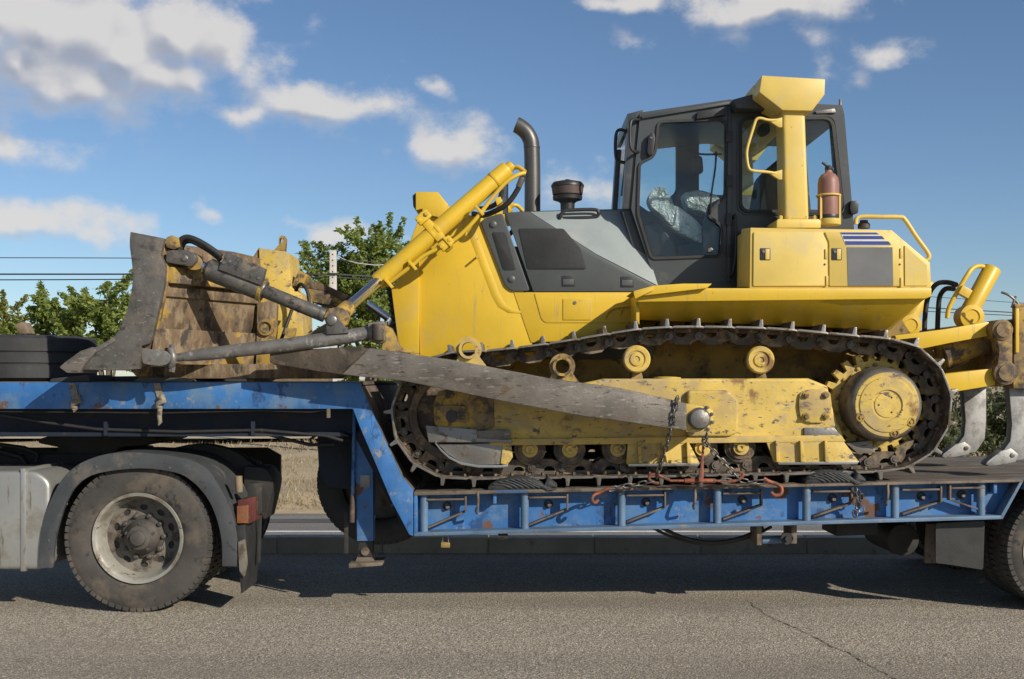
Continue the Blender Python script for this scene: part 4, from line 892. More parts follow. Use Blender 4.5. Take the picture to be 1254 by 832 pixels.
# ---------------------------------------------------------------- tracks
mat('pin_steel', (.12,.105,.09), .5, .5, .3, 6, [((.06,.045,.03), 14, .48, .14, U, .8)], .2, 60)
SPX, SPY, SPR = 1085, 496, 83.5
IDX, IDY, IDR = 556, 509, 79.5
YTR = .05
loop = []
for i in range(13): a = PI/2+PI*i/12; loop.append((IDX+IDR*math.cos(a), IDY-IDR*math.sin(a)))
for x in range(600, 1080, 40): loop.append((x, (IDY+IDR)+(SPY+SPR-IDY-IDR)*(x-IDX)/(SPX-IDX)+1.0*math.sin((x-600)/480*PI)))
for i in range(13): a = -PI/2+PI*i/12; loop.append((SPX+SPR*math.cos(a), SPY-SPR*math.sin(a)))
loop += [(1040, 409), (1000, 405), (960, 401.5), (932, 400), (890, 399), (850, 398.5), (815, 399), (780, 401.5), (740, 408), (700, 415), (660, 421), (620, 426), (585, 429)]
lw = [Vector(xz(x, y, YTR)) for x, y in loop]
seglen = [(lw[(i+1) % len(lw)]-lw[i]).length for i in range(len(lw))]; total = sum(seglen)
NS = 41; pitch = total/NS
def at_len(s):
    s %= total
    for i, d in enumerate(seglen):
        if s <= d: return lw[i].lerp(lw[(i+1) % len(lw)], s/d if d else 0)
        s -= d
    return lw[0]
SW = .56; ycen = YTR+SW/2
def shoe_mesh():
    mb = MB(); h = pitch/2; w = SW/2
    prof = [(-h*.99, -.012), (-h*.80, -.001), (h*.58, 0), (h*.66, .050), (h*.84, .050), (h*.88, -.002), (h*1.08, -.010), (h*1.08, -.022), (h*.8, -.016), (-h*.85, -.016), (-h*.99, -.024)]
    mb.loft([[(x, y, z) for x, z in prof] for y in (-w, w)])
    o = build(mb, 'track_shoe', 'track_steel', None, .003, mats=['worn_steel'], origin=(0, 0, 0))
    for p in o.data.polygons:
        if p.center.z > .036 or abs(p.normal.y) > .9: p.material_index = 1  # worn grouser tips; plate ends coloured lighter for the sun they catch
    return o
def link_mesh():
    mb = MB(); h = pitch/2
    outer = [(-h*.98, -.030), (-h*.98, -.075), (-h*.86, -.112), (-h*.55, -.118), (-h*.35, -.128), (h*.45, -.128), (h*.62, -.112), (h*.8, -.105), (h*1.05, -.085), (h*1.08, -.045), (h*.95, -.020), (-h*.9, -.018)]
    hole = [(h*(-.15+.36*math.cos(t)), -.044-.034*max(0, math.sin(t))) for t in [PI*k/8 for k in range(9)]]
    for s in (-1, 1):
        mb.plate(outer, [hole], s*.085-.02, s*.085+.02, world=True)
    mb.cyl((h, -.125, -.068), (h, .125, -.068), .030, 14); mb.lathe([(.018, 0), (.016, .006)], (h, -.125, -.068), (0, -1, 0), 10)
    for xx in (-h*.62, h*.30):
        for yy in (-.16, .16): mb.lathe([(.014, 0), (.014, .022), (.008, .024)], (xx, yy, -.016), (0, 0, -1), 6)
    o = build(mb, 'track_link', 'track_steel', None, 0, mats=['polished_steel', 'pin_steel'], origin=(0, 0, 0))
    for p in o.data.polygons:
        if p.center.z < -.117 and abs(p.normal.z) > .6: p.material_index = 1
        elif abs(p.center.x-h) < .034 and abs(p.center.y) > .115: p.material_index = 2
    return o
sh0, lk0 = shoe_mesh(), link_mesh()
def make_track(yc, near):
    tr = MB(); q = []
    # the track's carrier: the side frame it runs round
    f = [(585, 492), (640, 478), (712, 470), (740, 464), (990, 463.5), (1013.5, 473), (1018, 495), (1025, 517), (1034, 537), (1028, 541), (720, 541), (600, 546), (575, 530)]
    mb = MB(); mb.prism(f, yc-.19, yc+.16, ref=YTR+.1)
    t = build(mb, 'track', 'frame_yellow', dozer, .022, 3)
    for i in range(NS):
        a, b = at_len(i*pitch), at_len((i+1)*pitch); m = (a+b)/2; d = (b-a).normalized()
        # outward normal: the loop runs over the front, under, up the rear
        th = math.atan2(d.y, d.x)
        rot = (0, -th+PI, 0)
        # local x along -d, local z outward
        for src in (sh0, lk0):
            c = src.copy(); COL.objects.link(c); c.parent = t; c.location = Vector((m.x, yc, m.y))-WL[t.name]; c.rotation_euler = rot
    return t
tn = make_track(ycen, True)
COL.objects.unlink(sh0); COL.objects.unlink(lk0); bpy.data.objects.remove(sh0); bpy.data.objects.remove(lk0)
# fittings of the near track frame
Y0 = ycen-.19
part('frame_boss', 'frame_yellow', [(842, 478), (892, 478), (905, 492), (904, 530), (895, 535), (842, 535)], Y0-.05, Y0+.01, tn, .02, rnd=5, seg=3)
part('frame_rail', 'frame_yellow', [(600, 538), (1030, 533), (1036, 541), (600, 546)], Y0-.025, Y0+.05, tn, .005)
disc('frame_cap', 'frame_yellow', P(817, 464.5, Y0+.12), [(.10, -.02), (.10, .012), (.06, .018), (0, .02)], tn, 24, 0, (0, 0, 1))
part('recoil_cover', 'frame_yellow', [(980, 481), (990, 477), (1008, 477), (1017, 481), (1019, 497), (1016, 513), (1008, 518), (990, 518), (981, 513), (978, 497)], Y0-.022, Y0+.005, tn, .006, rnd=3)
for x, y in ((987, 484), (1011, 484), (987, 510), (1011, 510)): disc('cover_bolt', 'dirty_yellow', P(x, y, Y0-.022), [(.026, 0), (.026, .012), (.015, .014), (.015, .028), (0, .028)], tn, 8)
part('frame_strip', 'worn_steel', [(985, 524), (1022, 524), (1032, 537), (985, 538)], Y0-.02, Y0+.01, tn, .004)
# idler, yoke and polished guide
ic = P(IDX, IDY-.5, YTR+.1)
idl = disc('idler', 'track_steel', (ic.x, ycen, ic.z), [(.12, -.14), (.19, -.10), (.26, -.075), (.27, -.13), (.325, -.125), (.345, -.055), (.365, -.05), (.365, .05), (.345, .055), (.325, .125), (.27, .13), (.12, .14)], tn, 56, 0, (0, 1, 0))
part('idler_yoke', 'dirty_yellow', [(536, 480), (560, 474), (590, 474), (604, 484), (606, 524), (585, 530), (532, 522), (530, 496)], Y0-.02, Y0+.06, tn, .02, rnd=4)
yk = part('yoke_plate', 'dirty_yellow', [(534, 497), (572, 497), (573, 516), (534, 517)], Y0-.045, Y0-.018, tn, .006, rnd=3)
for x, y in ((537, 500), (537, 513), (568, 500), (568, 512)): disc('yoke_bolt', 'dirty_yellow', P(x, y, Y0-.045), [(.015, 0), (.015, .012), (.008, .014)], tn, 6)
disc('yoke_bore', 'black_plastic', P(553, 510, Y0-.046), [(.042, 0), (.040, .004), (0, .004)], tn, 20)
part('guard_plate', 'worn_steel', [(521, 521), (584, 526), (585, 536), (625, 538), (628, 542), (525, 542)], Y0-.05, Y0+.05, tn, .006)
part('yoke_pad', 'arm_steel', [(583, 528), (624, 526), (626, 534), (621, 539), (586, 537)], Y0-.06, Y0-.02, tn, .005)
gd = part('track_guide', 'worn_steel', [(536, 544), (618, 543), (612, 569), (586, 570), (566, 567), (549, 557)], Y0-.02, Y0+.02, tn, .006)
mb = MB(); gpts = [(533, 543), (540, 552), (550, 561), (565, 568.5), (586, 572), (613, 572), (622, 571)]
mb.loft([[P(x, y-2.2, Y0-.06), P(x, y-2.2, Y0+.03), P(x, y+1, Y0+.03), P(x, y+1, Y0-.06)] for x, y in gpts]); build(mb, 'guide_lip', 'polished_steel', tn, .002)
part('guide_bracket', 'frame_yellow', [(616, 543), (626, 543), (628, 560), (622, 569), (613, 568)], Y0-.03, Y0+.02, tn, .005)
# rollers
for x, y in ((600, 552), (649, 551), (698, 551), (757, 550), (808, 550), (861, 549), (908, 548), (963, 546.5), (1010, 546)):
    p = P(x, y, YTR+.1)
    r = disc('track_roller', 'track_steel', (p.x, ycen, p.z), [(.06, -.16), (.085, -.15), (.085, -.135), (.112, -.13), (.116, -.10), (.100, -.06), (.100, .06), (.116, .10), (.112, .13), (.06, .16)], tn, 32, 0, (0, 1, 0))
    disc('roller_cap', 'frame_yellow', Vector((p.x, ycen-.16, p.z)), [(.058, -.01), (.056, .012), (.034, .014), (.030, .028), (.012, .028), (.010, .016), (0, .016)], tn, 20)
for x0, x1, tilt in ((769, 857, 0), (938, 1052, 1)):
    y0 = 542-(.012)*(x0-769)
    gpts = [(x0, y0), (x1-14 if not tilt else x1-20, y0-1), (x1, y0+26), (x1-2, y0+28), (x0+2 if not tilt else x0+16, y0+28.5), (x0-2 if not tilt else x0+10, y0+26)]
    rg = part('roller_guard', 'frame_yellow', gpts, Y0-.02, Y0+.01, tn, .004)
    part('guard_lip', 'polished_steel', [(x0 if not tilt else x0+14, y0+26.5), (x1, y0+25), (x1-2, y0+29), (x0+1 if not tilt else x0+16, y0+29.5)], Y0-.045, Y0+.01, tn, .003)
    nr = (3, 3)[tilt]
    for k in range(nr):
        xx = x0+12+k*30
        part('guard_rib', 'frame_yellow', [(xx, y0), (xx+3, y0), (xx+6, y0+26), (xx+1, y0+26)], Y0-.055, Y0-.015, tn, .003)
# carrier rollers
for x, y in ((780, 440), (932, 441)):
    c = disc('carrier_roller', 'dirty_yellow', P(x, y, YTR+.06), [(.07, -.32), (.07, -.10), (.098, -.09), (.10, -.03), (.085, -.028)], tn, 32, 0)
    disc('roller_face', 'frame_yellow', P(x, y, YTR+.06), [(.098, -.04), (.098, -.012), (.088, 0), (.062, 0), (.058, -.010), (.05, -.010), (.046, .002), (.022, .004), (.020, -.004), (0, -.004)], tn, 32)
    part('roller_stay', 'dirty_yellow', [(x-5, y+14), (x+5, y+14), (x+9, y+28), (x-8, y+28)], YTR+.12, YTR+.22, tn, .006)
# sprocket and final drive
sc_ = P(SPX, SPY, YTR)
teeth = 23; pts = []
for i in range(teeth):
    for da, rr in ((-.30, .315), (-.18, .375), (.18, .375), (.30, .315)): a = 2*PI*(i+da)/teeth; pts.append((sc_.x+rr*math.cos(a), sc_.z+rr*math.sin(a)))
hole = [(sc_.x+.2*math.cos(2*PI*i/32), sc_.z+.2*math.sin(2*PI*i/32)) for i in range(32)]
mb = MB(); mb.plate(pts, [hole], ycen-.035, ycen+.035, world=True); spk = build(mb, 'sprocket', 'frame_yellow', tn, 0)
for i in range(28):
    a = 2*PI*i/28; r = .285 if i % 2 else .262
    p = Vector((sc_.x+r*math.cos(a), ycen-.035, sc_.z+r*math.sin(a))); disc('sprocket_bolt', 'dirty_yellow', p, [(.015, 0), (.015, .014), (.008, .016)], tn, 6)
fd = disc('final_drive', 'arm_steel', (sc_.x, YTR+.02, sc_.z), [(.26, -.30), (.27, -.16), (.262, -.02), (.255, .01), (.235, .035), (.215, .04), (.212, .034), (.190, .034)], tn, 56)
disc('drive_face', 'frame_yellow', (sc_.x, YTR+.02, sc_.z), [(.245, .0), (.243, .02), (.222, .043), (.198, .043), (.192, .050), (.108, .054), (.100, .044), (.0, .044)], tn, 56)
disc('drive_cover', 'frame_yellow', (sc_.x, YTR-.022, sc_.z), [(.09, 0), (.088, .007), (0, .008)], tn, 32)
for a in (205, 285, 325):
    a = math.radians(a); disc('drain_plug', 'dirty_yellow', (sc_.x+.205*math.cos(a), YTR-.020, sc_.z+.205*math.sin(a)), [(.034, -.01), (.032, .010), (.022, .012), (.02, .004), (.012, .004), (.011, .018), (0, .018)], tn, 16)
for a in (60, 180, 300):
    a = math.radians(a); disc('cover_bolt', 'black_plastic', (sc_.x+.06*math.cos(a), YTR-.030, sc_.z+.06*math.sin(a)), [(.007, 0), (.005, .003)], tn, 8)
part('scraper', 'arm_steel', [(1036, 543), (1062, 540), (1073, 548), (1068, 556), (1050, 555)], Y0, Y0+.1, tn, .006)
# the far track runs as a copy of the near one
tf = copy_tree(tn, None, dozer, mirror=YC)
# ---------------------------------------------------------------- push arm, trunnion, lugs
YA0, YA1 = -.28, -.06
arm = [(452, 426.5), (463, 427.5), (561, 442), (674, 463.5), (760, 475.5), (841, 494), (841, 528), (760, 516), (720, 511), (628, 494), (495, 467), (418, 459)]
pa = part('push_arm', 'arm_steel', arm, YA0, YA1, bevel=.012)
part('arm_front', 'arm_brown_shaded', [(330, 430), (452, 424), (462, 428), (424, 460), (388, 455), (330, 445)], YA0+.03, YA1-.01, pa, .012)
part('arm_end', 'frame_yellow', [(840, 494), (862, 498), (873, 502), (875, 512), (868, 527), (855, 531), (840, 529)], YA0+.02, YA1, pa, .01)
disc('trunnion_cap', 'worn_steel', P(856, 513, YA0+.02), [(.078, -.02), (.076, .02), (.062, .042), (.03, .052), (0, .054)], pa, 28, 0)
disc('trunnion', 'frame_yellow', P(856, 513, YA1-.02), [(.09, -.10), (.09, .02)], pa, 24)
for k in range(4):
    a = math.radians(-50+k*35); p = P(856, 513, YA0+.02); disc('cap_bolt', 'hub_rust', p+Vector((.092*math.cos(a), 0, .092*math.sin(a))), [(.013, -.01), (.013, .014), (.007, .016)], pa, 6)
for x, y, m in ((574, 428, 'frame_yellow'), (688.5, 449, 'dirty_yellow')):
    p = P(x, y, YA0+.08); R, r = .088, .05
    o = [(p.x+R*math.cos(a), p.z+R*math.sin(a)) for a in [math.radians(-35+250*k/20) for k in range(21)]]
    b0, b1 = P(x-20, y+22, YA0+.08), P(x+30, y+26, YA0+.08)
    o += [(b0.x, b0.z-.04), (b1.x, b1.z-.03)]
    mb = MB(); mb.plate(o, [[(p.x+r*math.cos(2*PI*k/20), p.z+r*math.sin(2*PI*k/20)) for k in range(20)]], YA0+.06, YA0+.14, world=True); lg = build(mb, 'arm_lug', m, pa, 0)
    mb = MB(); mb.lathe([(.048, -.02), (.066, -.02), (.066, .115), (.048, .115), (.048, -.02)], Vector((p.x, YA0+.145, p.z)), (0, -1, 0), 28, cap=False); build(mb, 'lug_bush', m, pa, smooth=30)
part('arm_bracket', 'dirty_yellow', [(470, 398), (478, 401), (484, 412), (488, 424), (515, 433), (468, 430)], YA0+.06, YA1-.02, pa, .006, rnd=2)
part('arm_clevis', 'arm_steel', [(450, 396), (470, 393), (472, 418), (466, 421), (453, 419)], YA0+.0, YA0+.2, pa, .006, rnd=2)
mb = MB(); mb.cyl(P(463, 397, YA0-.006), P(463, 417, YA0-.006), .042, 20); build(mb, 'clevis_roller', 'track_steel', pa, .004)
copy_tree(pa, None, dozer, mirror=YC)
# diagonal strut
mb = MB(); mb.tube([P(226, 437.5, -.28), P(234, 436, -.28), P(260, 433, -.28), P(340, 424, -.26), P(420, 413.5, -.24), P(452, 408, -.22)], [.030, .038, .044, .047, .050, .048], 20); ds = build(mb, 'strut', 'strut_steel', dozer, smooth=60)
mb = MB(); mb.prism(rounded([(172, 426), (186, 428), (204, 430), (210, 437), (206, 446), (196, 449), (174, 446)], 4), -.34, -.22); build(mb, 'strut_eye', 'strut_steel', ds, .02, 3)
pipe('strut_collar', 'strut_steel', [P(209, 428, -.30), P(212, 438, -.32), P(210, 450, -.30)], .024, ds, 12)
mb = MB(); mb.cyl(P(212, 438.5, -.28), P(228, 437, -.28), .028, 16); build(mb, 'strut_neck', 'worn_steel', ds, .003)
for x, y in ((210, 426), (211, 452)): disc('strut_nut', 'worn_steel', P(x, y, -.30), [(.022, -.02), (.022, .02)], ds, 6, 0, (.2, 0, 1))
part('strut_bracket', 'cylinder_dark', [(399, 390), (402, 385), (410, 384), (428, 408), (400, 410)], -.30, -.27, ds, .003, rnd=2); part('strut_bracket', 'cylinder_dark', [(399, 390), (402, 385), (410, 384), (428, 408), (400, 410)], -.19, -.16, ds, .003, rnd=2, ref=-.3)
disc('strut_pin', 'worn_steel', P(406.5, 392.5, -.30), [(.034, -.16), (.034, .012), (.028, .016)], ds, 18)
# tilt cylinder along the strut
tc_ = MB(); tc_.tube([P(252, 328, -.24), P(256, 330, -.24), P(322, 356, -.24), P(324, 357, -.24)], [.05, .076, .076, .07], 24); tcy = build(tc_, 'tilt_cylinder', 'cylinder_dark', dozer, smooth=40)
mb = MB(); mb.cyl(P(320, 355, -.24), P(398, 387, -.24), .047, 22); build(mb, 'cylinder_tube', 'cylinder_dark', tcy, .004)
mb = MB(); mb.cyl(P(238, 320, -.24), P(256, 330, -.24), .032, 18); build(mb, 'piston_rod', 'chrome', tcy)
mb = MB(); mb.cyl(P(318, 354.5, -.24), P(323, 356.5, -.24), .079, 24); build(mb, 'cylinder_ring', 'dirty_yellow', tcy, .003)
part('hose_cover', 'cylinder_dark', [(277, 308), (325, 329), (320, 350), (267, 330)], -.33, -.27, tcy, .006)
for x, y in ((274, 322), (317, 341)): disc('cover_bolt', 'worn_steel', P(x, y, -.33), [(.012, 0), (.010, .007)], tcy, 8)
part('rod_clevis', 'cylinder_dark', [(204, 307), (228, 306), (239, 311), (241, 319), (234, 327), (203, 321)], -.33, -.28, tcy, .006, rnd=3); part('rod_clevis', 'cylinder_dark', [(204, 307), (228, 306), (239, 311), (241, 319), (234, 327), (203, 321)], -.20, -.15, tcy, .006, rnd=3, ref=-.33)
part('rod_eye', 'dirty_yellow', [(226, 308), (240, 311), (249, 322), (244, 331), (232, 331), (224, 320)], -.275, -.205, tcy, .01, rnd=4)
disc('clevis_pin', 'worn_steel', P(226.5, 316.5, -.33), [(.022, -.02), (.022, .008), (.014, .012)], tcy, 14)
pipe('hose', 'black_rubber', [P(219, 306, -.26), P(220, 296, -.27), P(228, 291, -.28), P(240, 294, -.29), P(256, 303, -.29), P(271, 314, -.29)], .020, tcy, 12)
pipe('hose', 'black_rubber', [P(222, 305, -.22), P(226, 297, -.22), P(236, 296, -.22), P(256, 307, -.23), P(270, 318, -.25)], .018, tcy, 12)
part('hose_block', 'dirty_yellow', [(203, 291), (210, 288), (219, 292), (220, 303), (212, 306), (203, 303)], -.30, -.2, tcy, .008)
# eye where tilt and lift cylinders meet the strut
part('rod_end', 'dirty_yellow', [(396, 388), (402, 378), (412, 376), (422, 378), (428, 388), (424, 400), (412, 402), (400, 400)], -.265, -.195, ds, .012, rnd=4)
# ---------------------------------------------------------------- lift cylinders
YL = .02
def lift(mirror=False):
    mb = MB(); a, b = P(461.5, 346, YL+.30), P(622, 207, YL+.36); lo = P(416, 386, -.22)
    d = (b-a).normalized()
    mb.tube([a, a+d*.02, b-d*.02, b], [.060, .065, .065, .058], 28); lc = build(mb, 'lift_cylinder', 'hood_yellow', dozer, smooth=40)
    mb = MB(); mb.tube([lo, a+d*.03], .038, 22); build(mb, 'piston_rod', 'chrome', lc)
    mb = MB(); mb.tube([lo, lo.lerp(a, .22)], [.058, .056], 20); build(mb, 'rod_head', 'dirty_yellow', lc, .006)
    for t in (.42, .46, .90):
        p = a.lerp(b, t); mb = MB(); mb.cyl(p-d*.012, p+d*.012, .069, 28); build(mb, 'cylinder_band', 'hood_yellow', lc, .003)
    p = a.lerp(b, .44); n = Vector((d.z, 0, -d.x))
    mb = MB(); mb.bar(p-n*.17, p+n*.17, .12, .07); build(mb, 'trunnion_yoke', 'hood_yellow', lc, .015)
    for s in (-1, 1):
        q = p+n*s*.125
        mb = MB(); mb.bar(q-d*.05+Vector((0, -.07, 0)), q+d*.06+Vector((0, -.07, 0)), .05, .07); build(mb, 'yoke_cap', 'hood_yellow', lc, .012)
        for t in (-.032, .042):
            mb = MB(); c = q+d*t+Vector((0, -.095, 0)); mb.lathe([(.018, -.01), (.018, .014), (.010, .016)], c, (0, -1, 0), 6); build(mb, 'yoke_bolt', 'hood_yellow', lc)
    pts = [b+d*.01, P(634, 208, YL+.32), P(643, 212, YL+.28)]
    off = Vector((0, -.01, 0))
    pipe('oil_pipe', 'hood_yellow', [P(643, 212, YL+.28), P(633, 215, YL+.26), P(618, 225, YL+.25), P(600, 246, YL+.25), P(588, 262, YL+.25), P(572, 280, YL+.25), P(552, 297, YL+.25), P(520, 313, YL+.25), P(505, 325, YL+.25), P(480, 344, YL+.27), P(474, 349, YL+.29)], .0155, lc, 12)
    pipe('oil_pipe', 'hood_yellow', [P(643, 211, YL+.30), P(634, 205, YL+.34), P(626, 207, YL+.36)], .017, lc, 12)
    mb = MB(); c = P(622, 203, YL+.36); mb.cyl(b-d*.005, b+d*.045, .038, 20); build(mb, 'end_cap', 'hood_yellow', lc, .008)
    for x, y in ((587, 258), (505, 325), (476, 347), (548, 296)):
        mb = MB(); c = P(x, y, YL+.24); mb.bar(c-n*.045, c+n*.045, .035, .022); build(mb, 'pipe_clamp', 'hood_yellow', lc, .004)
    pipe('hose', 'black_rubber', [P(641, 215, YL+.28), P(634, 232, YL+.3), P(622, 249, YL+.32), P(608, 258, YL+.36), P(592, 264, YL+.45), P(580, 262, YL+.6)], .020, lc, 12)
    pipe('hose', 'black_rubber', [P(615, 232, YL+.3), P(611, 246, YL+.32), P(600, 254, YL+.36), P(586, 256, YL+.5)], .018, lc, 12)
    mb = MB(); mb.cyl(P(640, 217, YL+.28), P(635, 229, YL+.295), .023, 14); build(mb, 'hose_end', 'worn_steel', lc, .002)
    part('hose_clip', 'hood_yellow', [(606, 243), (613, 241), (615, 247), (609, 252)], YL+.26, YL+.34, lc, .003)
    return lc
lcn = lift(); copy_tree(lcn, None, dozer, mirror=YC)
# ---------------------------------------------------------------- blade
YE = -.375
endp = [(159.5, 284), (201, 292), (196, 313), (202, 325), (201, 347), (187, 410), (182.5, 421), (172.5, 424), (170, 452), (150, 454), (100, 453)]+crom([(97, 432), (118, 425), (138, 414), (150, 395), (158.5, 367), (162.5, 341), (161, 320), (158.5, 300), (159.5, 284)])[:-1]
sec = [(163, 291), (164, 322), (169, 341), (163, 367), (153, 396), (141, 416), (112, 434), (103, 447), (160, 449), (170, 440), (184, 408), (194, 348), (194, 318), (192, 298)]
def ring(dx, Y, k=1.0): return [(xz(x, y, YE)[0]+dx, Y, xz(x, y, YE)[1]) for x, y in sec]
SWP = .47; YJ = .50
mb = MB(); mb.loft([ring(.0, YE+.05), ring(SWP, YJ), ring(SWP, 2*YC-YJ), ring(0, 2*YC-YE-.05)])
bl = build(mb, 'blade', 'blade_back', dozer, 0)
mb = MB(); mb.prism(endp, YE, YE+.055); build(mb, 'blade_end_plate', 'blade_steel', bl, .006)
mb = MB(); q = [xz(x, y, YE) for x, y in endp]; mb.prismw(q, 2*YC-YE-.055, 2*YC-YE); build(mb, 'blade_end_plate', 'blade_steel', bl, .006)
mb = MB(); mb.prism([(72, 450), (80, 443), (98, 430), (113, 425), (119, 429), (104, 446), (98, 457), (82, 457)], YE-.02, YE+.30); build(mb, 'corner_bit', 'arm_steel', bl, .01)
mb = MB(); mb.prism([(98, 430), (118, 425), (139, 413), (141, 418), (118, 432), (104, 447), (98, 446)], YE-.012, YE+.25); build(mb, 'wear_plate', 'blade_steel', bl, .005)
def wing(pa_, pb_, w, h, name, m, y0=YE+.06, y1=YJ, bev=.006):
    a, b = xz(*pa_, YE), xz(*pb_, YE)
    mb = MB()
    mb.loft([[(a[0], y0, a[1]), (b[0], y0, b[1]), (b[0]+w, y0, b[1]), (a[0]+w, y0, a[1])], [(a[0]+SWP, y1, a[1]), (b[0]+SWP, y1, b[1]), (b[0]+SWP+w, y1, b[1]), (a[0]+SWP+w, y1, a[1])]])
    return build(mb, name, m, bl, bev)
wing((193, 326), (195, 346), .085, 0, 'top_rail', 'dirty_yellow')
wing((194, 349), (192, 362), .03, 0, 'rail_lip', 'blade_back')
wing((186, 402), (180, 446), .05, 0, 'bottom_rail', 'blade_back')
part('wing_flange', 'dirty_yellow', [(196, 314), (203, 326), (202, 348), (190, 404), (184, 404), (194, 350)], YE+.055, YE+.09, bl, .004, ref=YE)
xj = xz(194, 320, YE)[0]+SWP
def wbox(name, m, x0, x1, y0, y1, z0, z1, bev=.008, top=1.0, par=None):
    mb = MB(); cx = (x0+x1)/2
    mb.loft([[(x0, y0, z0), (x1, y0, z0), (x1, y1, z0), (x0, y1, z0)], [(cx+(x0-cx)*top, y0, z1), (cx+(x1-cx)*top, y0, z1), (cx+(x1-cx)*top, y1, z1), (cx+(x0-cx)*top, y1, z1)]]); return build(mb, name, m, par or bl, bev)
zt_, zb_ = xz(190, 330, YE)[1], xz(160, 449, YE)[1]
jr = [P(315, 372, .46), P(338, 366, .46), P(336, 450, .46), P(313, 452, .46)]
mb = MB(); mb.loft([[p for p in jr], [p+Vector((0, .10, 0)) for p in jr]]); build(mb, 'blade_rib', 'blade_back', bl, .006)
disc('rib_eye', 'dirty_yellow', P(326, 401, .455), [(.062, 0), (.062, .02), (.04, .022), (.038, .004), (0, .004)], bl, 20)
# middle tower behind the moldboard, with lifting eye
YM = .62
tw = part('blade_tower', 'frame_yellow', [(317, 304), (350, 308), (354, 312), (356, 352), (370, 362), (372, 450), (322, 450), (318, 350)], YM, YM+.42, bl, .01)
tw['label'] = 'yellow box-shaped upright on the middle of the blade'
part('tower_side', 'dirty_yellow', [(303, 326), (317, 303), (319, 348), (300, 350)], YM+.02, YM+.40, bl, .005)
eye = [(332, 305), (338, 298), (338, 290), (341, 286.5), (345, 287), (347, 291), (346, 306), (350, 309)]
mb = MB(); mb.plate(eye, [[(341 + 1.8*math.cos(t), 293+3.4*math.sin(t)) for t in [2*PI*k/10 for k in range(10)]]], YM+.10, YM+.15, ref=YM); build(mb, 'lifting_eye', 'dirty_yellow', bl, 0)
part('tower_tab', 'dirty_yellow', [(357, 350), (366, 331), (377, 337), (370, 352)], YM+.05, YM+.2, bl, .005)
part('wing_cover', 'blade_back', [(374, 344), (392, 346), (420, 359), (427, 363), (420, 369), (396, 356), (374, 353)], 1.5, 2.3, bl, .01, ref=1.5)
part('wing_cover_lip', 'dirty_yellow', [(374, 353), (396, 356), (420, 369), (418, 376), (380, 370)], 1.5, 2.3, bl, .01, ref=1.5)
part('tower_foot', 'dirty_yellow', [(372, 412), (399, 396), (402, 398), (404, 415), (372, 418)], .2, .6, bl, .01)
pipe('hose', 'black_rubber', [P(362, 356, .5), P(368, 348, .45), P(376, 356, .42), (P(379, 372, .4))], .013, bl, 10)
pipe('hose', 'black_rubber', [P(358, 378, .5), P(352, 395, .45), P(346, 412, .42), P(342, 420, .4)], .013, bl, 10)
part('hose_bracket', 'dirty_yellow', [(349, 402), (362, 402), (360, 412), (349, 412)], .3, .36, bl, .003)
mb = MB(); mb.prism([(155, 449), (200, 446), (330, 446), (420, 458), (415, 464), (170, 464)], .10, .3, ref=.1); build(mb, 'blade_skid', 'blade_back', bl, .01)
pipe('brace_rod', 'chrome', [P(450, 372, 1.9), P(476, 390, 1.9)], .035, bl, 14, 0)
# ---------------------------------------------------------------- ripper
YP = .32
rb_ = part('ripper_beam', 'dirty_yellow', [(1236, 392), (1262, 388), (1275, 400), (1275, 474), (1236, 474), (1230, 455), (1230, 410)], YP+.02, 2*YC-YP-.02, bevel=.012)
part('beam_plate', 'dirty_yellow', [(1243, 372), (1276, 372), (1276, 476), (1241, 476)], YP-.03, YP+.02, rb_, .006)
part('beam_slot', 'hood_yellow', [(1244, 378), (1248, 378), (1248, 432), (1244, 432)], YP-.05, YP-.03, rb_, .003)
for x, y, r in ((1228, 404, .075), (1232, 457, .085)):
    disc('ripper_pivot', 'dirty_yellow', P(x, y, YP-.05), [(r, -.22), (r, 0), (r*.75, .008), (r*.7, .02), (r*.35, .022), (0, .022)], rb_, 24)
part('pivot_plate', 'dirty_yellow', [(1218, 400), (1232, 392), (1240, 400), (1240, 470), (1226, 474), (1220, 460), (1224, 430)], YP-.04, YP+.08, rb_, .008)
part('upper_link', 'hood_yellow', [(1096, 411), (1160, 403), (1211, 394), (1214, 411), (1160, 421), (1126, 428), (1100, 424)], YP+.06, YP+.16, rb_, .008)
part('lower_link', 'hood_yellow', [(1158, 458), (1220, 451), (1219, 472), (1164, 481), (1140, 482)], YP-.0, YP+.14, rb_, .008)
part('link_block', 'grime_yellow', [(1120, 430), (1215, 411), (1220, 452), (1158, 458), (1120, 452)], YP+.5, 2*YC-YP-.3, rb_, .02, ref=YP+.3)
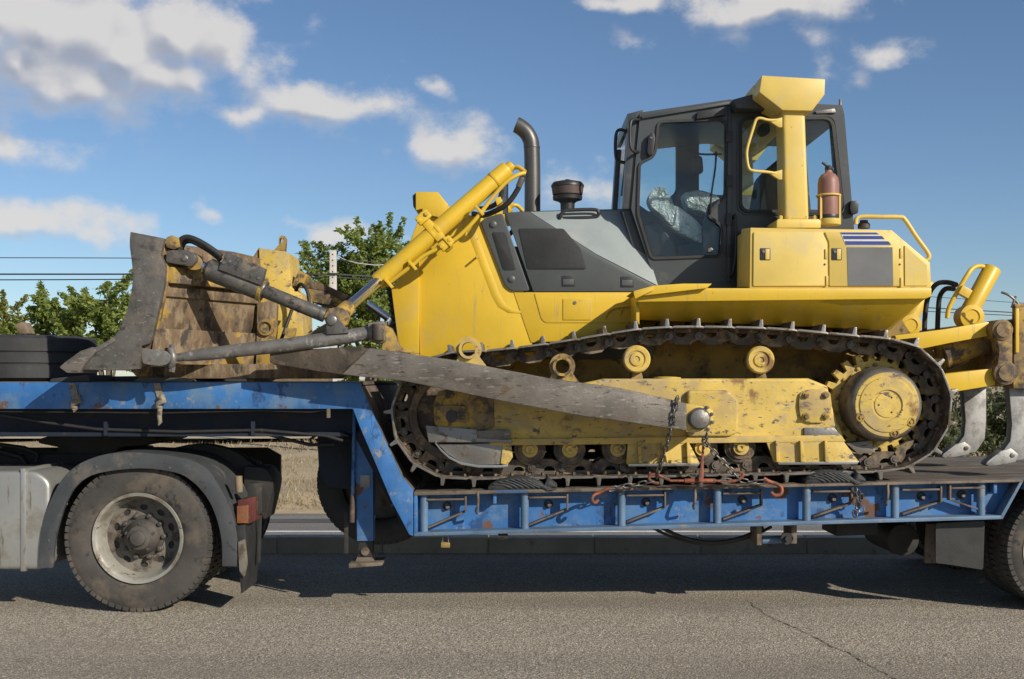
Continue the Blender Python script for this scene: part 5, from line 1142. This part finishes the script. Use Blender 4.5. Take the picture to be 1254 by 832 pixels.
for k in (0, 1):
    dy = k*(2*YC-2*YP-.6)
    yy = YP+.30+dy
    A, B = P(1216, 328, YP+.30)+Vector((0, dy, 0)), P(1180, 394, YP+.30)+Vector((0, dy, 0)); d = (B-A).normalized()
    mb = MB(); mb.tube([A, A+d*.01, B], [.058, .066, .066], 26); rc = build(mb, 'ripper_cylinder', 'hood_yellow', rb_, smooth=40)
    c = P(1191, 388, YP+.22)+Vector((0, dy, 0))
    disc('cylinder_pivot', 'hood_yellow', c, [(.09, -.14), (.09, 0), (.055, .004), (.05, -.004), (0, -.004)], rb_, 26)
    pipe('oil_pipe', 'hood_yellow', [p+Vector((0, dy, 0)) for p in (P(1160, 390, YP+.24), P(1162, 378, YP+.24), P(1171, 360, YP+.24), P(1184, 338, YP+.24), P(1191, 329, YP+.26), P(1199, 326, YP+.28), P(1208, 328, YP+.3))], .017, rb_, 12)
    pts = [(1173, 352), (1183, 356), (1189, 352), (1182, 366), (1174, 362)]
    mb = MB(); c = P(1181, 358, YP+.22)+Vector((0, dy, 0)); mb.box(c, (.085, .05, .07), Matrix.Rotation(.5, 3, 'Y')); build(mb, 'pipe_clamp', 'hood_yellow', rb_, .006)
    mb = MB(); mb.tube([P(1152, 436, YP+.28)+Vector((0, dy, 0)), P(1220, 414, YP+.28)+Vector((0, dy, 0))], [.12, .10], 24); build(mb, 'tilt_strut', 'dirty_yellow', rb_, .01)
pipe('hose', 'black_rubber', [P(1132, 408, .8), P(1133, 385, .8), P(1137, 362, .8), P(1147, 348, .75), P(1160, 346, .7), P(1171, 349, .6)], .019, rb_, 12)
pipe('hose', 'black_rubber', [P(1148, 404, .8), P(1149, 380, .8), P(1151, 363, .78), P(1158, 354, .7), P(1168, 354, .6)], .019, rb_, 12)
pipe('locking_pin', 'worn_steel', [P(1226, 358, YP+.02), P(1236, 362, YP), P(1246, 371, YP), P(1252, 380, YP)], .009, rb_, 8)
pipe('locking_pin', 'worn_steel', [P(1244, 363, YP), P(1239, 377, YP)], .010, rb_, 8, 0)
for k, Y in enumerate((YP+.10, YC, 2*YC-YP-.10)):
    dX = 0
    q = [xz(x, y, YP+.10) for x, y in ((1232, 470), (1264, 470), (1264, 520), (1262, 545), (1250, 563), (1228, 566), (1222, 556), (1234, 540), (1236, 520))]
    mb = MB(); mb.prismw(q, Y-.045, Y+.045); sk = build(mb, 'ripper_shank', 'shank_steel', rb_, .01)
    q = [xz(x, y, YP+.10) for x, y in ((1203, 568), (1206, 564), (1222, 552), (1234, 548), (1244, 556), (1240, 566), (1222, 569), (1208, 571))]
    mb = MB(); mb.prismw(q, Y-.055, Y+.055); build(mb, 'ripper_tooth', 'shank_steel', rb_, .012)
    c = P(1236, 557, YP+.10); disc('tooth_pin', 'worn_steel', Vector((c.x, Y-.055, c.z)), [(.018, -.02), (.018, .006), (.01, .008)], rb_, 12)
# ================================================================== THINGS ON THE DOZER AND TRAILER
p0 = P(1014.5, 273, .30); YX = .30
fx = thing('fire_extinguisher', p0, 'faded red fire extinguisher strapped upright beside the yellow roll-over post', 'extinguisher')
s = (D0+YX)/F
disc('cylinder', 'extinguisher_red', p0, [(.070, 2*s), (.074, 4*s), (.076, 8*s), (.076, 48*s), (.070, 54*s), (.050, 59*s), (.026, 61*s), (.024, 64*s)], fx, 32, 0, (0, 0, 1), 60)
disc('valve', 'black_plastic', p0, [(.022, 63*s), (.026, 65*s), (.026, 68*s), (.014, 70*s)], fx, 14, 0, (0, 0, 1))
pipe('lever', 'black_plastic', [P(1014, 205, YX), P(1011, 202, YX), P(1007, 199, YX)], .010, fx, 8)
pipe('lever', 'black_plastic', [P(1016, 207, YX), P(1019, 206, YX), P(1020, 209, YX)], .008, fx, 8)
disc('label_band', 'black_plastic', p0, [(.0765, 4*s), (.0772, 4.2*s), (.0772, 9*s), (.0765, 9.2*s)], fx, 32, 0, (0, 0, 1))
disc('bracket_cup', 'tank_yellow', p0, [(.084, -3*s), (.088, -2*s), (.088, 4*s), (.080, 4.2*s)], fx, 32, 0, (0, 0, 1))
mb = MB(); c = p0+Vector((0, 0, 33*s)); mb.tube([c+Vector((.083*math.cos(a), .083*math.sin(a), 0)) for a in [2*PI*k/28 for k in range(28)]], .008, 8, closed=True); build(mb, 'bracket_ring', 'tank_yellow', fx)
for a in (-.6, -2.5):
    q = p0+Vector((.084*math.cos(a), .084*math.sin(a), 0)); mb = MB(); mb.bar(q+Vector((0, 0, 2*s)), q+Vector((0, 0, 34*s)), .008, .014); build(mb, 'bracket_bar', 'tank_yellow', fx)

# ---- tyres and slabs
ty = MB(); tcn = P(32, 440, .92)
big = tyre_mesh((tcn.x, .92, GZ+.18), .535, .35, -1, tread=False, rim=.30, name='flat_tyre', m='tyre_black', axis=(0, 0, 1))
tag(big, 'big black truck tyre lying flat on the gooseneck ahead of the blade', 'tyre')
def slab(name, pts, Y0, Y1, m, label, cat, group=None, bev=.015):
    mb = MB(); mb.prism(rounded(pts, 2), Y0, Y1); return tag(build(mb, name, m, None, bev), label, cat, group)
slab('rubber_slab', [(62, 464), (108, 459), (110, 469), (60, 469)], .03, .5, 'tyre_black', 'thin rubber slab under the pointed tip of the blade', 'rubber slab', 'slabs under the blade')
slab('rubber_slab', [(160, 469), (172, 462), (226, 463), (236, 465), (235, 469)], .02, .5, 'guard_plastic', 'grey rubber slab under the ball joint of the blade', 'rubber slab', 'slabs under the blade')
slab('gap_filler', [(102, 468.4), (102, 461.5), (300, 459), (300, 468.4)], .52, 2.3, 'tyre_black', 'wide dark filler sheet added under the blade to close the bright gap', 'filler sheet')  # added filler: dark sheet that blocks the bright strip below the blade
slab('timber_block', [(302, 468.4), (302, 459), (400, 462), (400, 468.4)], .6, .9, 'old_wood', 'long timber block under the middle of the blade', 'timber')
slab('timber_wedge', [(18, 398), (27, 394), (34, 409), (24, 409)], .7, .85, 'old_wood', 'small reddish timber wedge standing on the flat tyre', 'timber', None, .004)
slab('white_stub', [(400, 466), (410, 466), (410, 472), (400, 472)], .9, 1.0, 'stripe_white', 'small white block on the gooseneck end behind the push arm', 'block', None, .004)
random.seed(9)
def pad(x0, x1, y, lab):      # a squashed worn tyre carcass under the track
    mb = MB(); n = 22; rings = []
    for i in range(n+1):
        t = i/n; x = x0+(x1-x0)*t
        h = (math.sin(PI*min(1, t*1.15+.02))**.5 if t < .86 else max(.25, 1-(t-.86)*4.6))*.085+.006
        c = P(x, y, .03); zb0 = deckz(c.x)+.002
        rings.append([(c.x, yy, zb0+hh*h) for yy, hh in ((.0, 0), (-.012, .4), (.0, .8), (.04, 1), (.30, .95), (.34, .6), (.34, 0))])
    mb.loft(rings); o = build(mb, 'tyre_pad', 'tyre_black', None, smooth=50)
    for k in range(10):
        t = .08+k*.082; a, b = P(x0+(x1-x0)*t, y, .0), P(x0+(x1-x0)*min(1, t+.26), y, .0)
        z = deckz(a.x)
        hh = lambda q: math.sin(PI*min(1, q*1.15+.02))**.5*.085
        mb = MB(); mb.tube([Vector((a.x, -.010, z+.92*hh(t))), Vector(((a.x+b.x)/2, -.014, z+.62*hh(t+.12))), Vector((b.x, -.010, z+.25*hh(min(.8, t+.2))))], .005, 6); build(mb, 'tread_rib', 'guard_plastic', o)
    return tag(o, lab, 'tyre', 'squashed tyres under the tracks')
pad(598, 682, 592, 'squashed worn tyre under the track below the front rollers')
pad(985, 1058, 586, 'squashed worn tyre under the track below the sprocket')

# ---- chains and binder
def chain_link_mesh():
    mb = MB(); pts = []
    for k in range(20):
        a = 2*PI*k/20; x = .015*math.cos(a); z = .015*math.sin(a)
        pts.append(Vector((x+(.015 if x > 0 else -.015)*(1 if abs(x) > 1e-6 else 0), 0, z)))
    mb.tube(pts, .0058, 7, closed=True)
    return build(mb, 'chain_link', 'chain_steel', None, origin=(0, 0, 0), smooth=60)
CL = chain_link_mesh(); CL_used = []
def chain(name, pts, label, group='lashing chains', step=.044):
    pts = [Vector(p) for p in pts]; root = thing(name, pts[0], label, 'chain', group)
    seg = [(b-a).length for a, b in zip(pts, pts[1:])]; tot = sum(seg); n = max(2, int(tot/step)); st = tot/n
    for i in range(n):
        s_ = (i+.5)*st
        for a, b, d in zip(pts, pts[1:], seg):
            if s_ <= d: break
            s_ -= d
        t = (b-a).normalized(); p = a+t*s_
        q = t.to_track_quat('X', 'Z') @ Quaternion((1, 0, 0), PI/2*(i % 2)+.35)
        c = CL.copy(); COL.objects.link(c); c.parent = root; c.location = p-WL[root.name]; c.rotation_mode = 'QUATERNION'; c.rotation_quaternion = q
    return root
def hook(pts, r, label):
    mb = MB(); mb.tube([Vector((*q,)) for q in crom(pts)], r, 10); return tag(build(mb, 'lashing_hook', 'orange_paint', None, smooth=60), label, 'hook')
YQ = -.07
arm_top = P(829, 490, YA0)
ch1 = chain('lashing_chain', [P(826, 494, YA1+.01), P(829, 489, (YA0+YA1)/2), P(829, 490, YA0-.014), P(824, 515, YA0-.012), P(818, 540, YA0+.05), P(810, 565, YQ-.04), P(804, 585, YQ)], 'dark chain hanging over the push arm down to the deck edge')
ch2 = chain('lashing_chain', [P(862, 540, YQ-.06), P(876, 556, YQ-.04), P(904, 585, YQ)], 'taut chain running down from the trunnion to the orange binder')
ch2b = chain('lashing_chain', [P(866, 530, YQ-.12), P(862, 541, YQ-.06)], 'short chain end hanging from the push arm pin')
ch3 = chain('lashing_chain', [P(746, 600, YQ), P(760, 596, YQ), P(778, 594, YQ), P(800, 589, YQ)], 'slack chain between the small hook and the orange binder', step=.046)
ch4 = chain('lashing_chain', [P(906, 588, YQ), P(920, 591, YQ), P(936, 590, YQ)], 'short chain from the orange binder to the big orange hook', step=.046)
bpy.data.objects.remove(CL)
bd = thing('chain_binder', P(858, 590, YQ), 'orange ratchet chain binder with upright handle lying on the deck edge', 'chain binder')
mb = MB(); mb.cyl(P(838, 589, YQ), P(876, 589, YQ), .016, 14); build(mb, 'barrel', 'orange_paint', bd, .003)
mb = MB(); mb.cyl(P(820, 589, YQ), P(838, 589, YQ), .009, 10); build(mb, 'screw', 'orange_paint', bd)
mb = MB(); mb.cyl(P(876, 589, YQ), P(892, 590, YQ), .009, 10); build(mb, 'screw', 'orange_paint', bd)
mb = MB(); mb.cyl(P(857, 596, YQ), P(858, 582, YQ), .022, 14); build(mb, 'ratchet', 'hub_rust', bd, .004)
mb = MB(); mb.loft([[P(861.5-k*.9, y, YQ-.01-k*.004)+Vector((dx*w, dy*w, 0)) for dx, dy in ((-1,-1),(1,-1),(1,1),(-1,1))] for k, (y, w) in enumerate(((541, .007), (555, .008), (572, .011), (580, .015), (590, .016)))]); build(mb, 'handle', 'orange_paint', bd, .003)
pipe('binder_hook', 'orange_paint', [P(820, 588, YQ), P(812, 585, YQ), P(804, 581, YQ), P(797, 582, YQ), P(795, 587, YQ), P(800, 591, YQ), P(807, 592, YQ)], .011, bd, 10)
pipe('binder_hook', 'orange_paint', [P(892, 590, YQ), P(900, 589, YQ), P(908, 585, YQ), P(910, 580, YQ), P(905, 579, YQ)], .011, bd, 10)
mb = MB(); mb.tube([P(892+6*math.cos(a)*1.2-3, 589+3*math.sin(a), YQ) for a in [2*PI*k/18 for k in range(18)]], .007, 8, closed=True); build(mb, 'binder_link', 'chain_steel', bd)
hook([P(747, 598, YQ), P(741, 600, YQ), P(733, 604, YQ), P(727, 607, YQ-.01), P(725, 612, YQ-.02), P(728, 616, YQ-.02), P(733, 612, YQ-.015)], .012, 'small rusty orange grab hook caught on the deck edge')
hook([P(935, 586, YQ), P(942, 590, YQ), P(951, 593, YQ), P(957, 598, YQ-.01), P(956, 605, YQ-.02), P(949, 607, YQ-.02), P(944, 603, YQ-.015)], .014, 'large rusty orange hook at the end of the chain, curled over the deck edge')
hc = thing('hung_chain', P(1050, 606, 0), 'small bunch of chain hung on the blue side beam by the last bays', 'chain')
for k in range(7):
    mb = MB(); c = P(1047+(k % 3)*4, 599+k*5, .02); mb.tube([c+Vector((.016*math.cos(a), .008*math.sin(a+k), .026*math.sin(a))) for a in [2*PI*j/12 for j in range(12)]], .006, 6, closed=True); build(mb, 'chain_link', 'chain_steel', hc, smooth=60)

# ================================================================== POLE, WIRES, TREES
def groundz(y): return fieldz(0, y)
YP_ = 24.0
pp = P(408, 307, YP_); gz = groundz(YP_)
mb = MB(); w = .085
mb.loft([[(pp.x+sx*w*k, YP_+sy*w*k, z) for sx, sy in ((-1,-1),(1,-1),(1,1),(-1,1))] for k, z in ((1.5, gz-.3), (1, pp.z))])
pole = thing('utility_pole', (pp.x, YP_, gz), 'pale concrete utility pole with drilled holes in front of the tall tree', 'pole')
build(mb, 'shaft', 'concrete_pole', pole, .01)
for k in range(7):
    mb = MB(); mb.lathe([(.022, 0), (.02, .004)], (pp.x, YP_-w*1.06, pp.z-.12-k*.16), (0, -1, 0), 8); build(mb, 'drilled_hole', 'wire_black', pole)
mb = MB(); mb.box((pp.x, YP_-.02, P(0, 336, YP_).z), (.24, .26, .05)); build(mb, 'clamp', 'wire_black', pole, .006)
XL_, XR_, YE_ = -26.0, 29.0, 47.0
def wire(label, y_at, sagm, m='wire_black', r=.017, group='overhead wires'):
    """y_at = picture height where the wire meets the pole"""
    a = P(408, y_at, YP_); pts = []
    for x0, x1 in ((XL_, a.x), (a.x, XR_)):
        n = 16
        for i in range(n):
            t = i/n; pts.append(Vector((x0+(x1-x0)*t, YP_ if x0 < a.x else YP_+(YE_-YP_)*t, a.z-sagm*4*t*(1-t))))
    pts.append(Vector((XR_, YE_, a.z)))
    mb = MB(); mb.tube(pts, r, 6); tag(build(mb, 'overhead_wire', m, None, smooth=60), label, 'wire', group)
wire('uppermost thin overhead wire running past the concrete pole top', 318, -.05, r=.012)
wire('middle thick overhead cable clamped to the concrete pole', 336, .0, r=.022)
wire('lowest overhead cable clamped to the concrete pole', 339.5, .08, r=.016)
for X, Yq, lab in ((XL_, YP_, 'concrete pole on the truck side that holds the near ends of the wires'), (XR_, YE_, 'concrete pole far beyond the ripper that holds the far ends of the wires')):
    po = thing('utility_pole', (X, Yq, gz), lab, 'pole', 'concrete poles')
    mb = MB(); mb.loft([[(X+sx*w*k, Yq+sy*w*k, z) for sx, sy in ((-1,-1),(1,-1),(1,1),(-1,1))] for k, z in ((1.5, gz-.3), (1, pp.z))]); build(mb, 'shaft', 'concrete_pole', po, .01)
pts = [P(408, 312, YP_), P(424, 319, YP_+1), P(440, 323, YP_+2), P(462, 325, YP_+4), P(520, 320, YP_+8)]
mb = MB(); mb.tube(pts, .016, 6); tag(build(mb, 'service_wire', 'wire_pale', None, smooth=60), 'pale service wire sagging from the pole into the tall tree', 'wire')

def tree(name, X, Y, blobs, label, leaf, nleaf, lsz, trunk_h, seed, group='trees beyond the far road', spray=True):
    """blobs: (dx, dy, z, rx, rz) in metres above the ground"""
    rnd = random.Random(seed); gz = fieldz(X, Y)
    t = thing(name, (X, Y, gz), label, 'tree', group)
    mb = MB(); top = max(b[2] for b in blobs)
    mb.tube([(X, Y, gz-.2), (X+.05, Y, gz+trunk_h*.5), (X-.03, Y, gz+trunk_h), (X+.1, Y, gz+top*.8)], [.16, .13, .10, .03], 8)
    build(mb, 'trunk', 'bark', t, smooth=60)
    vs, fs = [], []
    tips = []
    tot = sum(b[3]**2*b[4] for b in blobs)
    for (dx, dy, z, rx, rz) in blobs:
        mb = MB(); c = Vector((X+dx, Y+dy, gz+z)); base = Vector((X, Y, gz+min(trunk_h, z*.6)))
        mb.tube([base, base.lerp(c, .55)+Vector((0, 0, .1)), c+Vector((0, 0, rz*.5))], [.07, .045, .012], 6); build(mb, 'limb', 'bark', t, smooth=60)
        k = max(10, int(64*rx*rx*rz/1.2))
        for i in range(k):
            while True:
                d = Vector((rnd.uniform(-1, 1), rnd.uniform(-1, 1), rnd.uniform(-1, 1)))
                if .4 < d.length < 1: break
            d = d.normalized()*(d.length**.4)*rnd.uniform(.7, 1.2)
            tips.append((c+Vector((d.x*rx, d.y*rx, d.z*rz)), d))
    per = max(4, nleaf//len(tips))
    for p, d in tips:
        ax = (d.normalized()+Vector((rnd.gauss(0, .5), rnd.gauss(0, .5), rnd.gauss(.25, .4)))).normalized(); ln = rnd.uniform(.35, 1.0)
        sd = ax.orthogonal().normalized()
        for i in range(per):
            f = rnd.random(); r = .10*(1-f*.7)
            q = p+ax*ln*f+Vector((rnd.gauss(0, r), rnd.gauss(0, r), rnd.gauss(0, r)))
            a = Vector((rnd.gauss(0, 1), rnd.gauss(0, 1), rnd.gauss(-.2, .7))).normalized(); b = a.orthogonal().normalized(); b = Quaternion(a, rnd.uniform(0, 6.28)) @ b
            s = lsz*rnd.uniform(.6, 1.3); k = len(vs)
            vs += [q-a*s, q+b*s*.45, q+a*s, q-b*s*.45]; fs.append((k, k+1, k+2, k+3))
    me = bpy.data.meshes.new('crown'); me.from_pydata([v-WL[t.name] for v in vs], [], fs); me.materials.append(MATS[leaf])
    o = bpy.data.objects.new('crown', me); COL.objects.link(o); o.parent = t; WL[o.name] = WL[t.name]
    return t
def tb(px, py, rpx, rpy, Y, dy=0):
    p = P(px, py, Y); s = (D0+Y)/F; return (p.x, dy, p.z, rpx*s, rpy*s)
def tree_px(name, px, Y, blobs, *a, **k):
    X = P(px, 465, Y).x; g = fieldz(X, Y); bl_ = []
    for (x, y, rx, ry) in blobs:
        q = tb(x, y, rx, ry, Y); bl_.append((q[0]-X, random.uniform(-.4, .4), q[2]-g, q[3], q[4]))
    return tree(name, X, Y, bl_, *a, **k)
random.seed(21)
tree_px('broadleaf_tree', 132, 27, [(135, 372, 28, 24), (110, 385, 24, 20), (140, 400, 34, 28), (112, 420, 34, 26), (150, 430, 30, 26), (95, 440, 26, 24)], 'bushy green tree right behind the upright blade edge', 'leaf_green', 15000, .085, 1.2, 1)
tree_px('broadleaf_tree', 58, 29, [(52, 382, 14, 14), (68, 392, 24, 18), (48, 402, 22, 16), (70, 420, 30, 22), (40, 425, 26, 20)], 'lower green tree behind the flat tyre, left of the bushy one', 'leaf_green', 9000, .085, 1.0, 2)
tree_px('broadleaf_tree', 2, 30, [(0, 395, 14, 12), (-15, 405, 24, 18), (0, 425, 28, 22)], 'yellowish shrub-sized tree just showing past the flat tyre', 'leaf_light', 6000, .085, .8, 3)
tree_px('broadleaf_tree', 455, 30, [(474, 300, 18, 20), (455, 302, 28, 16), (430, 318, 34, 20), (470, 325, 30, 22), (398, 322, 24, 12), (450, 345, 40, 22), (410, 345, 34, 18), (480, 360, 36, 26), (440, 375, 36, 24), (400, 372, 26, 20), (460, 405, 36, 26), (470, 440, 34, 28)], 'tall feathery green tree behind the lift cylinder and concrete pole', 'leaf_green', 26000, .085, 1.8, 4)
tree_px('broadleaf_tree', 530, 31, [(520, 360, 34, 40), (560, 380, 36, 40), (540, 420, 40, 34)], 'green tree hidden behind the radiator guard', 'leaf_green', 6000, .1, 1.5, 5)
tree_px('broadleaf_tree', 405, 33, [(400, 452, 26, 14), (430, 455, 30, 18), (470, 475, 24, 22)], 'low light-green bush under the push arm behind the gooseneck bend', 'leaf_light', 5000, .09, .6, 6)
def shrub(px, Y, blobs, label, seed, n=7000):
    t = tree_px('shrub', px, Y, blobs, label, 'leaf_grey', n, .05, .4, seed, group='shrubs beyond the far road'); t['category'] = 'shrub'; return t
shrub(1165, 13.5, [(1150, 520, 24, 26), (1172, 505, 28, 30), (1165, 545, 34, 20), (1142, 545, 24, 18)], 'grey-green shrub seen past the middle ripper shank', 31)
shrub(1222, 14.5, [(1210, 500, 26, 34), (1232, 515, 26, 34), (1205, 540, 28, 26), (1240, 545, 26, 20)], 'grey-green shrub seen between the two ripper shanks', 32, 8000)
shrub(1285, 14, [(1270, 500, 26, 30), (1290, 520, 30, 30), (1280, 545, 30, 20)], 'grey-green shrub showing past the outer ripper shank', 33)
